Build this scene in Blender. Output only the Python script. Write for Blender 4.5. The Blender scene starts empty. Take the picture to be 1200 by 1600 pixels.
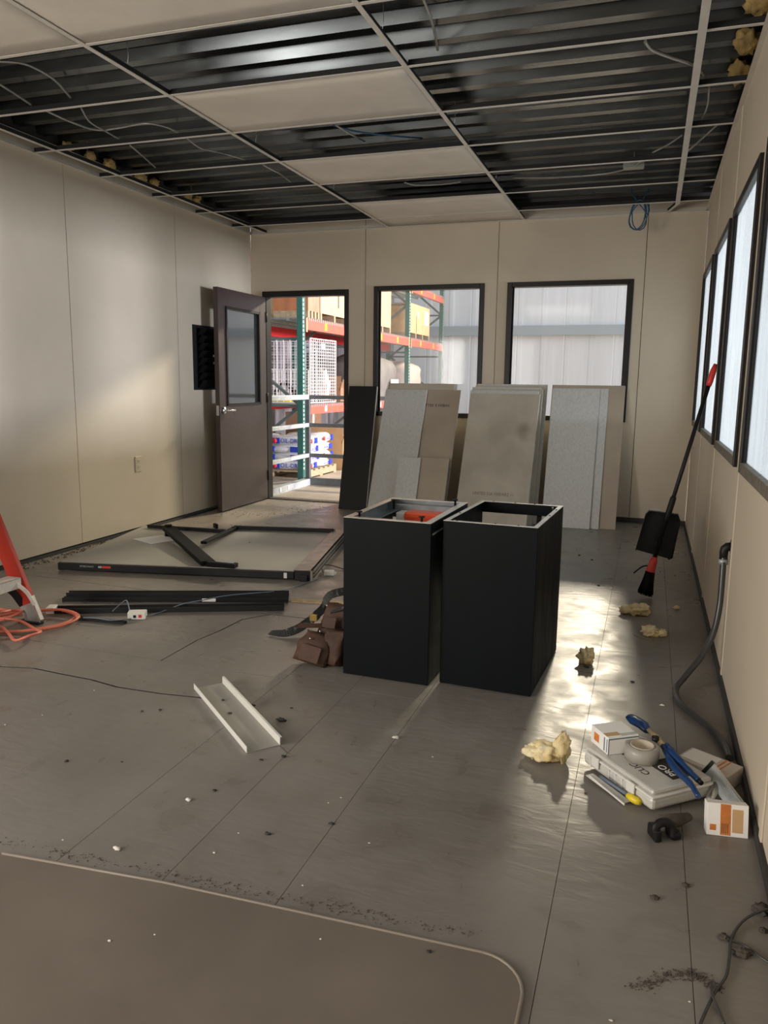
import bpy, bmesh, math, random
from mathutils import Vector, Matrix, noise
random.seed(7)
scene = bpy.context.scene
C = scene.collection
PI = math.pi

# ------------------------------------------------------------ camera, world, lights, exposure
cam_d = bpy.data.cameras.new('camera'); cam = bpy.data.objects.new('camera', cam_d); C.objects.link(cam)
cam_d.sensor_fit = 'HORIZONTAL'; cam_d.sensor_width = 36.0; cam_d.lens = 36.4852
cam_d.clip_start = 0.05; cam_d.clip_end = 100
cam.matrix_world = Matrix([[0.946882, -0.064468, 0.315052, 0.0], [0.321355, 0.153022, -0.934513, 0.0], [0.012036, 0.986118, 0.165611, 1.2275], [0.0, 0.0, 0.0, 1.0]])
scene.camera = cam
scene.view_settings.view_transform = 'Standard'; scene.view_settings.look = 'None'
scene.view_settings.gamma = 1.0; scene.view_settings.use_curve_mapping = False
scene.view_settings.exposure = 0.22

world = bpy.data.worlds.new('overcast_sky'); scene.world = world; world.use_nodes = True
bg = world.node_tree.nodes['Background']
bg.inputs[0].default_value = (0.86, 0.93, 1.0, 1); bg.inputs[1].default_value = 0.92

def area(name, loc, target, size, energy, color, sy=None, spread=PI):
    d = bpy.data.lights.new(name, 'AREA'); d.energy = energy; d.color = color; d.size = size; d.spread = spread
    if sy: d.shape = 'RECTANGLE'; d.size_y = sy
    o = bpy.data.objects.new(name, d); C.objects.link(o); o.location = loc
    o.rotation_euler = (Vector(target) - Vector(loc)).to_track_quat('-Z', 'Y').to_euler()
    return o
# warehouse high-bay lamp that throws light through the end windows and the doorway
area('high_bay_light', (-0.30, 16.0, 5.5), (-1.6, 7.2, 1.5), 1.3, 560, (1.0, 0.86, 0.62), sy=0.7, spread=2.2)
# daylight wall of the warehouse along the right side windows
area('side_daylight', (13.4, 5.6, 1.25), (-3.8, 4.6, 1.6), 3.0, 1000, (0.95, 0.85, 1.0), sy=1.5, spread=1.2)
# added fill lamp just under the ceiling, unseen behind the camera
area('added_ceiling_fill', (-1.8, -0.9, 2.62), (-1.8, -0.6, 0.0), 1.2, 26, (1.0, 0.95, 0.89), sy=1.2)
# added fill lamp set in an invented opening of the unseen rear wall
area('added_rear_fill', (-2.95, -2.66, 1.15), (0.2, 2.4, 1.2), 1.1, 45, (1.0, 0.90, 0.78), sy=2.0)
# added fill lamp in an invented left wall opening behind the camera
area('added_left_fill', (-3.95, -0.65, 1.4), (0.35, 1.6, 1.3), 1.2, 108, (1.0, 0.93, 0.86), sy=1.3)

# ------------------------------------------------------------ materials
MATS = {}
def mat(name, col, rough=0.6, metal=0.0, var=0.0, scale=6.0, bump=0.0, bscale=40.0, spec=0.5, emit=None, stretch=(1,1,1), col2=None, rvar=0.0, contrast=(0.35,0.65)):
    m = bpy.data.materials.new(name); m.use_nodes = True; nt = m.node_tree; b = nt.nodes['Principled BSDF']
    b.inputs['Base Color'].default_value = (*col, 1); b.inputs['Roughness'].default_value = rough
    b.inputs['Metallic'].default_value = metal; b.inputs['Specular IOR Level'].default_value = spec
    if emit: b.inputs['Emission Color'].default_value = (*emit[0], 1); b.inputs['Emission Strength'].default_value = emit[1]
    if var or bump or rvar:
        tc = nt.nodes.new('ShaderNodeTexCoord'); mp = nt.nodes.new('ShaderNodeMapping'); mp.inputs['Scale'].default_value = stretch
        nt.links.new(tc.outputs['Object'], mp.inputs['Vector'])
        n = nt.nodes.new('ShaderNodeTexNoise'); n.inputs['Scale'].default_value = scale; n.inputs['Detail'].default_value = 8; n.inputs['Roughness'].default_value = 0.6
        nt.links.new(mp.outputs[0], n.inputs['Vector'])
        if var:
            r = nt.nodes.new('ShaderNodeValToRGB'); c2 = col2 or tuple(c * (1 - var) for c in col)
            r.color_ramp.elements[0].position = contrast[0]; r.color_ramp.elements[1].position = contrast[1]
            r.color_ramp.elements[0].color = (*c2, 1); r.color_ramp.elements[1].color = (*col, 1)
            nt.links.new(n.outputs['Fac'], r.inputs[0]); nt.links.new(r.outputs[0], b.inputs['Base Color'])
        if rvar:
            mr = nt.nodes.new('ShaderNodeMapRange'); mr.inputs['To Min'].default_value = rough - rvar; mr.inputs['To Max'].default_value = rough + rvar
            mr.inputs['From Min'].default_value = 0.3; mr.inputs['From Max'].default_value = 0.7
            nt.links.new(n.outputs['Fac'], mr.inputs['Value']); nt.links.new(mr.outputs[0], b.inputs['Roughness'])
        if bump:
            n2 = nt.nodes.new('ShaderNodeTexNoise'); n2.inputs['Scale'].default_value = bscale; n2.inputs['Detail'].default_value = 4
            nt.links.new(mp.outputs[0], n2.inputs['Vector'])
            bp = nt.nodes.new('ShaderNodeBump'); bp.inputs['Strength'].default_value = bump; bp.inputs['Distance'].default_value = 0.01
            nt.links.new(n2.outputs['Fac'], bp.inputs['Height']); nt.links.new(bp.outputs[0], b.inputs['Normal'])
    MATS[name] = m; return m

wall_m = mat('wall_panel_paint', (0.64, 0.56, 0.44), 0.55, var=0.10, scale=1.6, bump=0.05, bscale=90, contrast=(0.3,0.7))
wall_dark = mat('wall_core', (0.03, 0.028, 0.026), 0.9)
trim_dark = mat('floor_track', (0.035, 0.033, 0.033), 0.6)
bronze = mat('dark_bronze_frame', (0.011, 0.0095, 0.009), 0.4, spec=0.3, var=0.2)
sill_m = mat('dusty_sill', (0.20, 0.17, 0.13), 0.6, var=0.5, scale=30)
door_m = mat('walnut_laminate', (0.074, 0.047, 0.045), 0.38, var=0.42, scale=7, stretch=(8,8,0.5), rvar=0.06)
steel = mat('brushed_steel', (0.62, 0.61, 0.58), 0.28, metal=1.0)
galv = mat('galvanized_steel', (0.47, 0.50, 0.49), 0.5, metal=0.5, var=0.25, scale=25)
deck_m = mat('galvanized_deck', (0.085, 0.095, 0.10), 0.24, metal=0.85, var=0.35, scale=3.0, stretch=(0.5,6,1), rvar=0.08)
tee_m = mat('white_grid_paint', (0.70, 0.66, 0.60), 0.45, var=0.12, scale=8)
tee_dark = mat('tee_web', (0.025,0.027,0.027), 0.7, spec=0.2)
ctile_m = mat('ceiling_panel_vinyl', (0.80, 0.735, 0.64), 0.6, var=0.18, scale=2.2, bump=0.03, contrast=(0.3,0.7))
black_m = mat('black_satin_sheet', (0.004, 0.006, 0.0075), 0.5, var=0.3, scale=3, stretch=(4,4,0.7), spec=0.12, rvar=0.1)
black_mt = mat('black_matte', (0.006, 0.006, 0.007), 0.6, spec=0.15)
rim_m = mat('bare_metal_rim', (0.92, 0.88, 0.80), 0.3, metal=0.6, var=0.25, scale=20)
innergrey = mat('inner_grey_steel', (0.28, 0.31, 0.33), 0.35, metal=0.6, var=0.3, scale=10)
orange_m = mat('orange_plastic', (0.85, 0.09, 0.02), 0.4)
white_m = mat('white_plastic', (0.74, 0.73, 0.69), 0.45)
clear_m = mat('cloudy_plastic', (0.62, 0.61, 0.56), 0.3, var=0.12, scale=12)
paper_m = mat('white_paper', (0.88, 0.87, 0.84), 0.7)
board_face = mat('board_face', (0.375, 0.36, 0.32), 0.5, var=0.16, scale=3.5, rvar=0.1)
board_rail = mat('graphite_rail', (0.018, 0.0185, 0.020), 0.5, spec=0.25, var=0.2)
rail_top = mat('worn_aluminium', (0.36, 0.32, 0.29), 0.45, metal=0.5, var=0.4, scale=14)
tile_white = mat('speckled_tile_face', (0.60, 0.60, 0.58), 0.85, var=0.16, scale=90, stretch=(1,1,0.35), bump=0.25, bscale=150, contrast=(0.35,0.6))
tile_brown = mat('gypsum_back', (0.44, 0.37, 0.29), 0.75, var=0.14, scale=3)
tile_tan = mat('gypsum_back_pale', (0.54, 0.49, 0.40), 0.7, var=0.2, scale=2.2)
def smudge(m, spots):
    nt = m.node_tree; b = nt.nodes['Principled BSDF']; src = b.inputs['Base Color'].links[0].from_socket
    tc = nt.nodes.new('ShaderNodeTexCoord')
    for (p, r, k) in spots:
        d = nt.nodes.new('ShaderNodeVectorMath'); d.operation = 'DISTANCE'; nt.links.new(tc.outputs['Object'], d.inputs[0]); d.inputs[1].default_value = p
        mr = nt.nodes.new('ShaderNodeMapRange'); mr.interpolation_type = 'SMOOTHSTEP'; mr.inputs['From Min'].default_value = r; mr.inputs['From Max'].default_value = r*0.1; mr.inputs['To Max'].default_value = k
        nt.links.new(d.outputs['Value'], mr.inputs['Value']); mx = nt.nodes.new('ShaderNodeMix'); mx.data_type = 'RGBA'
        nt.links.new(mr.outputs[0], mx.inputs[0]); nt.links.new(src, mx.inputs[6]); mx.inputs[7].default_value = (0.10, 0.085, 0.065, 1); src = mx.outputs[2]
    nt.links.new(src, b.inputs['Base Color'])
tile_smudged = mat('gypsum_back_smudged', (0.54, 0.49, 0.40), 0.6, var=0.26, scale=2.6)
smudge(tile_smudged, [((0.20, 0.36, 0.84), 0.11, 0.65), ((0.21, 0.34, 0.76), 0.07, 0.35), ((-0.05, 0.34, 0.80), 0.20, 0.22)])
tile_edge = mat('gypsum_edge', (0.66, 0.63, 0.56), 0.8, var=0.2, scale=30)
foam_m = mat('spray_foam', (0.74, 0.56, 0.24), 0.7, var=0.3, scale=14, bump=0.3, bscale=50, col2=(0.86,0.77,0.52))
red_m = mat('red_fibreglass', (0.60, 0.045, 0.025), 0.4, var=0.12)
redlight_m = mat('red_broom_plastic', (0.70, 0.05, 0.04), 0.35)
alu_m = mat('ladder_aluminium', (0.86, 0.85, 0.80), 0.5, metal=0.0, var=0.2, scale=20)
cord_m = mat('faded_orange_cord', (0.72, 0.20, 0.13), 0.5)
blackpl = mat('black_plastic', (0.011, 0.011, 0.012), 0.48, spec=0.3)
hose_m = mat('grey_black_conduit', (0.055, 0.055, 0.055), 0.3, metal=0.2)
leather_m = mat('worn_leather', (0.085, 0.040, 0.025), 0.7, var=0.35, scale=9, bump=0.25, bscale=40)
webbing = mat('speckled_webbing', (0.035, 0.036, 0.036), 0.7, var=0.9, scale=45, col2=(0.30,0.29,0.27), contrast=(0.32,0.42))
blue_m = mat('blue_grip', (0.010, 0.045, 0.15), 0.3)
brass_m = mat('dull_brass', (0.30, 0.20, 0.05), 0.5, metal=0.4)
foam_old = mat('aged_spray_foam', (0.60, 0.42, 0.16), 0.8, var=0.4, scale=20, bump=0.4, bscale=60)
yellow_m = mat('yellow_plastic', (0.80, 0.62, 0.02), 0.4)
bluewire = mat('blue_cable', (0.02, 0.10, 0.20), 0.4)
greywire = mat('grey_blue_cable', (0.15, 0.20, 0.27), 0.5)
flex_m = mat('flex_conduit', (0.40, 0.40, 0.38), 0.35, metal=0.6)
wire_m = mat('hanger_wire', (0.5, 0.49, 0.46), 0.4, metal=0.6)
outlet_m = mat('ivory_plastic', (0.60, 0.54, 0.40), 0.4)
ink_m = mat('dark_print', (0.05, 0.04, 0.035), 0.7)
fadedink_m = mat('faded_print', (0.17, 0.13, 0.10), 0.7)
dust_m = mat('dust_clump', (0.10, 0.085, 0.07), 0.95, var=0.4, scale=30)
chipw_m = mat('plaster_chip', (0.72, 0.69, 0.62), 0.8)
chipd_m = mat('dark_scrap', (0.03, 0.028, 0.026), 0.7)
mat_m = mat('chair_mat_vinyl', (0.180, 0.150, 0.122), 0.58, var=0.18, scale=3, rvar=0.08)
osb_m = mat('raw_wood_strip', (0.52, 0.40, 0.24), 0.8, var=0.3, scale=30)
taped = mat('tape_roll_grey', (0.38, 0.36, 0.32), 0.35, var=0.1)
cards_m = mat('pinkish_card', (0.68, 0.60, 0.55), 0.5, var=0.15, scale=20)
rust_m = mat('pale_orange_print', (0.72, 0.24, 0.05), 0.6, var=0.3, scale=20)
# warehouse
wh_floor = mat('concrete', (0.50, 0.43, 0.34), 0.6, var=0.25, scale=4)
wh_wall = mat('white_metal_siding', (0.86, 0.88, 0.90), 0.5, var=0.14, scale=1.3, stretch=(3,3,0.25))
wh_side = mat('grey_metal_siding', (0.40, 0.39, 0.39), 0.5, metal=0.2, var=0.2, scale=2)
girt_m = mat('girt_steel', (0.36, 0.42, 0.46), 0.5)
green_m = mat('green_rack_paint', (0.035, 0.16, 0.125), 0.45, var=0.2, scale=10)
teal_m = mat('pale_teal_edge', (0.55, 0.68, 0.63), 0.5)
beam_m = mat('orange_red_beam', (0.80, 0.14, 0.09), 0.45, var=0.15, scale=8)
beamred_m = mat('red_beam', (0.62, 0.03, 0.03), 0.45)
brace_m = mat('grey_green_brace', (0.12, 0.15, 0.14), 0.5)
ply_m = mat('orange_plywood', (0.56, 0.22, 0.09), 0.6, var=0.22, scale=5, stretch=(2,2,0.4))
ply2_m = mat('pale_plywood', (0.80, 0.55, 0.29), 0.6, var=0.2, scale=7)
ply3_m = mat('dull_plywood', (0.42, 0.25, 0.15), 0.6, var=0.3, scale=5, stretch=(2,2,0.4))
card_m = mat('cardboard', (0.62, 0.40, 0.20), 0.75, var=0.12)
card2_m = mat('brown_cardboard', (0.34, 0.20, 0.11), 0.75, var=0.12)
bag_m = mat('printed_white_bag', (0.86, 0.86, 0.86), 0.4, var=0.06)
print_blue = mat('blue_print', (0.02, 0.05, 0.45), 0.5)
print_red = mat('red_print', (0.70, 0.04, 0.05), 0.5)
sack_m = mat('grey_bulk_sack', (0.26, 0.24, 0.215), 0.8, var=0.3, scale=4, bump=0.3, bscale=12)
sackp_m = mat('pale_bulk_sack', (0.72, 0.60, 0.52), 0.8, var=0.2, scale=4, bump=0.3, bscale=12)
galvw = mat('pale_guard_rail', (0.56, 0.60, 0.57), 0.45, metal=0.2, var=0.2, scale=18)
galvd = mat('dull_guard_rail', (0.14, 0.155, 0.15), 0.5, metal=0.3, var=0.2, scale=18)

def glass_mat(name, tint, haze, hcol, refl=0.35):
    m = bpy.data.materials.new(name); m.use_nodes = True; nt = m.node_tree; nt.nodes.clear()
    out = nt.nodes.new('ShaderNodeOutputMaterial'); tr = nt.nodes.new('ShaderNodeBsdfTransparent'); tr.inputs[0].default_value = (*tint, 1)
    tl = nt.nodes.new('ShaderNodeBsdfTranslucent'); tl.inputs[0].default_value = (*hcol, 1)
    df = nt.nodes.new('ShaderNodeBsdfDiffuse'); df.inputs[0].default_value = (*hcol, 1)
    gl = nt.nodes.new('ShaderNodeBsdfGlossy'); gl.inputs[1].default_value = 0.06
    a = nt.nodes.new('ShaderNodeMixShader'); a.inputs[0].default_value = 0.25; nt.links.new(tl.outputs[0], a.inputs[1]); nt.links.new(df.outputs[0], a.inputs[2])
    bmx = nt.nodes.new('ShaderNodeMixShader'); nt.links.new(tr.outputs[0], bmx.inputs[1]); nt.links.new(a.outputs[0], bmx.inputs[2])
    tc = nt.nodes.new('ShaderNodeTexCoord'); mp = nt.nodes.new('ShaderNodeMapping'); mp.inputs['Scale'].default_value = (5, 5, 0.8)
    n = nt.nodes.new('ShaderNodeTexNoise'); n.inputs['Scale'].default_value = 2.2; n.inputs['Detail'].default_value = 7; n.inputs['Distortion'].default_value = 0.8
    mr = nt.nodes.new('ShaderNodeMapRange'); mr.inputs['From Min'].default_value = 0.35; mr.inputs['From Max'].default_value = 0.7
    mr.inputs['To Min'].default_value = haze * 0.86; mr.inputs['To Max'].default_value = min(1, haze * 1.18)
    nt.links.new(tc.outputs['Object'], mp.inputs[0]); nt.links.new(mp.outputs[0], n.inputs['Vector']); nt.links.new(n.outputs['Fac'], mr.inputs['Value']); nt.links.new(mr.outputs[0], bmx.inputs[0])
    fr = nt.nodes.new('ShaderNodeFresnel'); fr.inputs[0].default_value = 1.45
    f = nt.nodes.new('ShaderNodeMixShader'); fm = nt.nodes.new('ShaderNodeMath'); fm.operation = 'MULTIPLY'; fm.inputs[1].default_value = refl; nt.links.new(fr.outputs[0], fm.inputs[0]); nt.links.new(fm.outputs[0], f.inputs[0]); nt.links.new(bmx.outputs[0], f.inputs[1]); nt.links.new(gl.outputs[0], f.inputs[2])
    nt.links.new(f.outputs[0], out.inputs[0]); return m
glass_clear = glass_mat('dusty_window_glass', (0.97, 0.98, 1.0), 0.035, (0.9, 0.93, 0.97))
glass_frost = glass_mat('filmed_window_glass', (0.74, 0.80, 0.78), 0.36, (0.54, 0.60, 0.57), 0.12)
glass_door = glass_mat('door_glass', (0.90, 0.92, 0.93), 0.12, (0.9, 0.92, 0.90), 3.6)

def floor_mat():
    m = bpy.data.materials.new('worn_grey_floor'); m.use_nodes = True; nt = m.node_tree; b = nt.nodes['Principled BSDF']; L = nt.links.new
    g = nt.nodes.new('ShaderNodeNewGeometry')
    def noi(scale, detail=6, st=(1,1,1), dist=0):
        mp = nt.nodes.new('ShaderNodeMapping'); mp.inputs['Scale'].default_value = st; L(g.outputs['Position'], mp.inputs[0])
        n = nt.nodes.new('ShaderNodeTexNoise'); n.inputs['Scale'].default_value = scale; n.inputs['Detail'].default_value = detail; n.inputs['Distortion'].default_value = dist
        L(mp.outputs[0], n.inputs['Vector']); return n
    n1 = noi(1.1, 6); n2 = noi(7, 8, dist=0.6); n3 = noi(26, 5)
    r1 = nt.nodes.new('ShaderNodeValToRGB'); e = r1.color_ramp.elements
    e[0].position = 0.34; e[0].color = (0.182, 0.164, 0.146, 1); e[1].position = 0.68; e[1].color = (0.265, 0.246, 0.222, 1); L(n1.outputs['Fac'], r1.inputs[0])
    r2 = nt.nodes.new('ShaderNodeValToRGB'); e = r2.color_ramp.elements; e[0].position = 0.24; e[0].color = (0.76, 0.72, 0.68, 1); e[1].position = 0.50; e[1].color = (1, 1, 1, 1); L(n2.outputs['Fac'], r2.inputs[0])
    mx = nt.nodes.new('ShaderNodeMix'); mx.data_type = 'RGBA'; mx.blend_type = 'MULTIPLY'; mx.inputs[0].default_value = 0.55; L(r1.outputs[0], mx.inputs[6]); L(r2.outputs[0], mx.inputs[7])
    # dust thickens towards the doorway, where everyone walks in
    sx = nt.nodes.new('ShaderNodeSeparateXYZ'); L(g.outputs['Position'], sx.inputs[0])
    d1 = nt.nodes.new('ShaderNodeMapRange'); d1.inputs['From Min'].default_value = 3.2; d1.inputs['From Max'].default_value = 6.6; L(sx.outputs['Y'], d1.inputs['Value'])
    d2 = nt.nodes.new('ShaderNodeMapRange'); d2.inputs['From Min'].default_value = -1.6; d2.inputs['From Max'].default_value = -3.0; L(sx.outputs['X'], d2.inputs['Value'])
    mm = nt.nodes.new('ShaderNodeMath'); mm.operation = 'MULTIPLY'; L(d1.outputs[0], mm.inputs[0]); L(d2.outputs[0], mm.inputs[1])
    m3 = nt.nodes.new('ShaderNodeMath'); m3.operation = 'MULTIPLY'; L(mm.outputs[0], m3.inputs[0]); L(n3.outputs['Fac'], m3.inputs[1])
    m4 = nt.nodes.new('ShaderNodeMath'); m4.operation = 'MULTIPLY'; m4.inputs[1].default_value = 1.5; m4.use_clamp = True; L(m3.outputs[0], m4.inputs[0])
    mx2 = nt.nodes.new('ShaderNodeMix'); mx2.data_type = 'RGBA'; L(m4.outputs[0], mx2.inputs[0]); L(mx.outputs[2], mx2.inputs[6]); mx2.inputs[7].default_value = (0.40, 0.34, 0.27, 1)
    L(mx2.outputs[2], b.inputs['Base Color'])
    mr = nt.nodes.new('ShaderNodeMapRange'); mr.inputs['From Min'].default_value = 0.35; mr.inputs['From Max'].default_value = 0.7; mr.inputs['To Min'].default_value = 0.27; mr.inputs['To Max'].default_value = 0.46
    L(n2.outputs['Fac'], mr.inputs['Value']); L(mr.outputs[0], b.inputs['Roughness'])
    n4 = noi(9, 3, (1, 3, 1), 0.5); bp = nt.nodes.new('ShaderNodeBump'); bp.inputs['Strength'].default_value = 0.14; bp.inputs['Distance'].default_value = 0.012
    L(n4.outputs['Fac'], bp.inputs['Height']); L(bp.outputs[0], b.inputs['Normal'])
    b.inputs['Specular IOR Level'].default_value = 0.36
    return m
floor_m = floor_mat()

# ------------------------------------------------------------ helpers
def frame(o, x, y, z):
    m = Matrix((x, y, z)).transposed().to_4x4(); m.translation = o; return m
class MB:
    def __init__(s): s.bm = bmesh.new(); s.mi = []
    def _add(s, vs, fs, M=None, mi=0, smooth=False):
        v = [s.bm.verts.new(M @ Vector(p) if M else Vector(p)) for p in vs]
        for f in fs:
            try: q = s.bm.faces.new([v[i] for i in f]); q.material_index = mi; q.smooth = smooth
            except ValueError: pass
        return v
    def box(s, x0, x1, y0, y1, z0, z1, M=None, mi=0):
        s._add([(x0,y0,z0),(x1,y0,z0),(x1,y1,z0),(x0,y1,z0),(x0,y0,z1),(x1,y0,z1),(x1,y1,z1),(x0,y1,z1)],
               [(3,2,1,0),(4,5,6,7),(0,1,5,4),(1,2,6,5),(2,3,7,6),(3,0,4,7)], M, mi); return s
    def prism(s, poly, z0, z1, M=None, mi=0):
        n = len(poly); vs = [(p[0],p[1],z0) for p in poly] + [(p[0],p[1],z1) for p in poly]
        fs = [tuple(reversed(range(n))), tuple(range(n, 2*n))] + [(i,(i+1)%n,(i+1)%n+n,i+n) for i in range(n)]
        s._add(vs, fs, M, mi); return s
    def tube(s, pts, r, n=8, closed=False, mi=0, caps=True, flat=None):
        P = [Vector(p) for p in pts]; k = len(P); rings = []
        up = Vector((0,0,1)); prev = None
        for i in range(k):
            t = (P[(i+1)%k] - P[i-1]) if closed else (P[min(i+1,k-1)] - P[max(i-1,0)])
            t.normalize()
            if prev is None:
                a = up if abs(t.dot(up)) < 0.95 else Vector((1,0,0)); u = a.cross(t).normalized()
            else:
                u = prev - t * prev.dot(t); u.normalize()
            prev = u; w = t.cross(u); rr = r[i] if isinstance(r, (list, tuple)) else r
            rings.append([s.bm.verts.new(P[i] + (u*math.cos(2*PI*j/n) + w*math.sin(2*PI*j/n)*(flat or 1)) * rr) for j in range(n)])
        for i in range(k if closed else k-1):
            A, B = rings[i], rings[(i+1)%k]
            for j in range(n):
                q = s.bm.faces.new((A[j], A[(j+1)%n], B[(j+1)%n], B[j])); q.smooth = True; q.material_index = mi
        if caps and not closed:
            for R, f in ((rings[0], 1), (rings[-1], 0)):
                q = s.bm.faces.new(list(reversed(R)) if f else R); q.material_index = mi
        return s
    def lathe(s, prof, M=None, n=20, mi=0):
        rings = []
        for r, z in prof:
            rings.append([s.bm.verts.new((M @ Vector((r*math.cos(2*PI*j/n), r*math.sin(2*PI*j/n), z))) if M else Vector((r*math.cos(2*PI*j/n), r*math.sin(2*PI*j/n), z))) for j in range(n)])
        for A, B in zip(rings, rings[1:]):
            for j in range(n):
                q = s.bm.faces.new((A[j], A[(j+1)%n], B[(j+1)%n], B[j])); q.smooth = True; q.material_index = mi
        return s
    def blob(s, c, rad, seed=0, amp=0.3, freq=1.0, sub=3, floor=None, mi=0):
        g = bmesh.new(); bmesh.ops.create_icosphere(g, subdivisions=sub, radius=1.0)
        mp = {}
        for v in g.verts:
            d = v.co.normalized(); k = 1 + amp * noise.noise(d*freq*1.6 + Vector((seed*7.3, seed, -seed))) + amp*0.4*noise.noise(d*freq*4 + Vector((seed, 3*seed, 0)))
            p = Vector((d.x*rad[0]*k + c[0], d.y*rad[1]*k + c[1], d.z*rad[2]*k + c[2]))
            if floor is not None: p.z = max(p.z, floor)
            mp[v.index] = s.bm.verts.new(p)
        for f in g.faces:
            q = s.bm.faces.new([mp[v.index] for v in f.verts]); q.smooth = True; q.material_index = mi
        g.free(); return s
    def build(s, name, m, parent=None, bevel=0, kind=None, label=None):
        bmesh.ops.recalc_face_normals(s.bm, faces=s.bm.faces)
        me = bpy.data.meshes.new(name); s.bm.to_mesh(me); s.bm.free()
        for x in (m if isinstance(m, (list, tuple)) else [m]): me.materials.append(x)
        o = bpy.data.objects.new(name, me); C.objects.link(o)
        if parent: 
            o.parent = parent
            o.matrix_parent_inverse = parent.matrix_world.inverted() if False else Matrix()
        if bevel:
            b = o.modifiers.new('bevel', 'BEVEL'); b.width = bevel; b.segments = 2; b.limit_method = 'ANGLE'
        if kind: o['kind'] = kind
        if label: o['label'] = label
        return o
def tag(o, label, cat, group=None, kind=None):
    o['label'] = label; o['category'] = cat
    if group: o['group'] = group
    if kind: o['kind'] = kind
    return o
def empty(name, loc=(0,0,0), rz=0, label=None, cat=None, group=None, kind=None):
    o = bpy.data.objects.new(name, None); C.objects.link(o); o.location = loc; o.rotation_euler = (0,0,rz); o.empty_display_size = 0.1
    if label: tag(o, label, cat, group)
    if kind: o['kind'] = kind
    return o
def struct(name): return empty(name, kind='structure')
def crv(pts, n=8):
    P = [Vector(p) for p in pts]; P = [P[0]*2 - P[1]] + P + [P[-1]*2 - P[-2]]; out = []
    for i in range(1, len(P)-2):
        for j in range(n):
            t = j/n; a,b,c,d = P[i-1],P[i],P[i+1],P[i+2]
            out.append(0.5*((2*b) + (c-a)*t + (2*a-5*b+4*c-d)*t*t + (3*b-a-3*c+d)*t**3))
    out.append(P[-2]); return out
def rect(x0, x1, y0, y1): return [(x0,y0),(x1,y0),(x1,y1),(x0,y1)]
def text(name, body, size, M, m, parent, xs=1.0, label=None):
    c = bpy.data.curves.new(name, 'FONT'); c.body = body; c.size = size; c.extrude = 0.0006; c.align_x = 'CENTER'; c.align_y = 'CENTER'; c.resolution_u = 3
    t = bpy.data.objects.new(name, c); me = bpy.data.meshes.new_from_object(t); bpy.data.objects.remove(t)
    me.transform(Matrix.Diagonal((xs,1,1,1))); me.transform(M); me.materials.clear(); me.materials.append(m); me.name = name
    o = bpy.data.objects.new(name, me); C.objects.link(o); o.parent = parent
    if label: o['label'] = label
    return o
def put(o, loc, rz=0, tilt=None):
    o.location = loc; o.rotation_euler = (tilt[0] if tilt else 0, tilt[1] if tilt else 0, rz); return o

# ============================================================ ROOM SHELL
XL, XR, YB, YR, HC, WT = -3.886, 0.356, 7.25, -2.6, 2.655, 2.76
TH = 0.085
def wall(name, amap, panels, holes, wall_thick=TH, a_rng=None):
    """amap(a, d, z) -> world point, a runs along the wall, d is depth into the wall"""
    root = struct(name)
    def cell(mb, a0, a1, z0, z1, d0, d1):
        hs = [h for h in holes if h[0] < a1 and h[1] > a0 and h[2] < z1 and h[3] > z0]
        def bx(p0, p1, q0, q1):
            if p1 - p0 < 1e-4 or q1 - q0 < 1e-4: return
            P = [amap(a, d, z) for z in (q0, q1) for (a, d) in ((p0,d0),(p1,d0),(p1,d1),(p0,d1))]
            mb._add(P, [(3,2,1,0),(4,5,6,7),(0,1,5,4),(1,2,6,5),(2,3,7,6),(3,0,4,7)])
        if not hs: bx(a0, a1, z0, z1); return
        h = hs[0]; h0, h1 = max(h[0], a0), min(h[1], a1)
        bx(a0, h0, z0, z1); bx(h1, a1, z0, z1); bx(h0, h1, z0, max(z0, h[2])); bx(h0, h1, min(z1, h[3]), z1)
    for a0, a1 in panels:
        mb = MB(); cell(mb, a0 + 0.0025, a1 - 0.0025, 0.03, WT, 0, 0.02); mb.build('wall_panel', wall_m, root)
    mb = MB(); g = 0.0
    for a0, a1 in panels: cell(mb, a0, a1, 0.0, WT, 0.0205, wall_thick)
    mb.build('wall_core', wall_dark, root)
    return root
DO = (-3.76, -2.83, 0, 2.10)
W1 = (-2.57, -1.50, 0.895, 2.12); W2 = (-1.29, -0.20, 0.895, 2.12)
RW = [(6.02, 7.09), (4.77, 5.84), (3.50, 4.57), (2.23, 3.30), (0.96, 2.03), (-0.31, 0.76), (-1.58, -0.51)]
wall('wall_back', lambda a, d, z: (a, YB + d, z), [(XL, -2.661), (-2.661, -1.385), (-1.385, -0.116), (-0.116, XR)], [DO, W1, W2])
wall('wall_right', lambda a, d, z: (XR + d, a, z), [(5.93, YB), (4.67, 5.93), (3.40, 4.67), (2.13, 3.40), (0.86, 2.13), (-0.41, 0.86), (-1.68, -0.41), (YR, -1.68)], [(r[0], r[1], 0.895, 2.12) for r in RW])
wall('wall_left', lambda a, d, z: (XL - d, a, z), [(5.92, YB), (4.60, 5.92), (3.28, 4.60), (1.96, 3.28), (0.64, 1.96), (-1.4, 0.64), (YR, -1.4)], [(-1.25, -0.05, 0.75, 2.05)])  # unseen hole behind the camera added to admit the left fill lamp
wall('wall_rear', lambda a, d, z: (a, YR - d, z), [(XL, -2.3), (-2.3, -1.3), (-1.3, XR)], [(-3.5, -2.4, 0, 2.15)])  # unseen doorway hole added for the rear fill lamp

# joint battens between the right side windows
t1 = struct('trim_1')
for y in (5.93, 4.67, 3.40, 2.13, 0.86, -0.41):
    MB().box(XR - 0.006, XR, y - 0.017, y + 0.017, 0.03, WT - 0.11).build('joint_batten', wall_m, t1, bevel=0.002)
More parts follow.
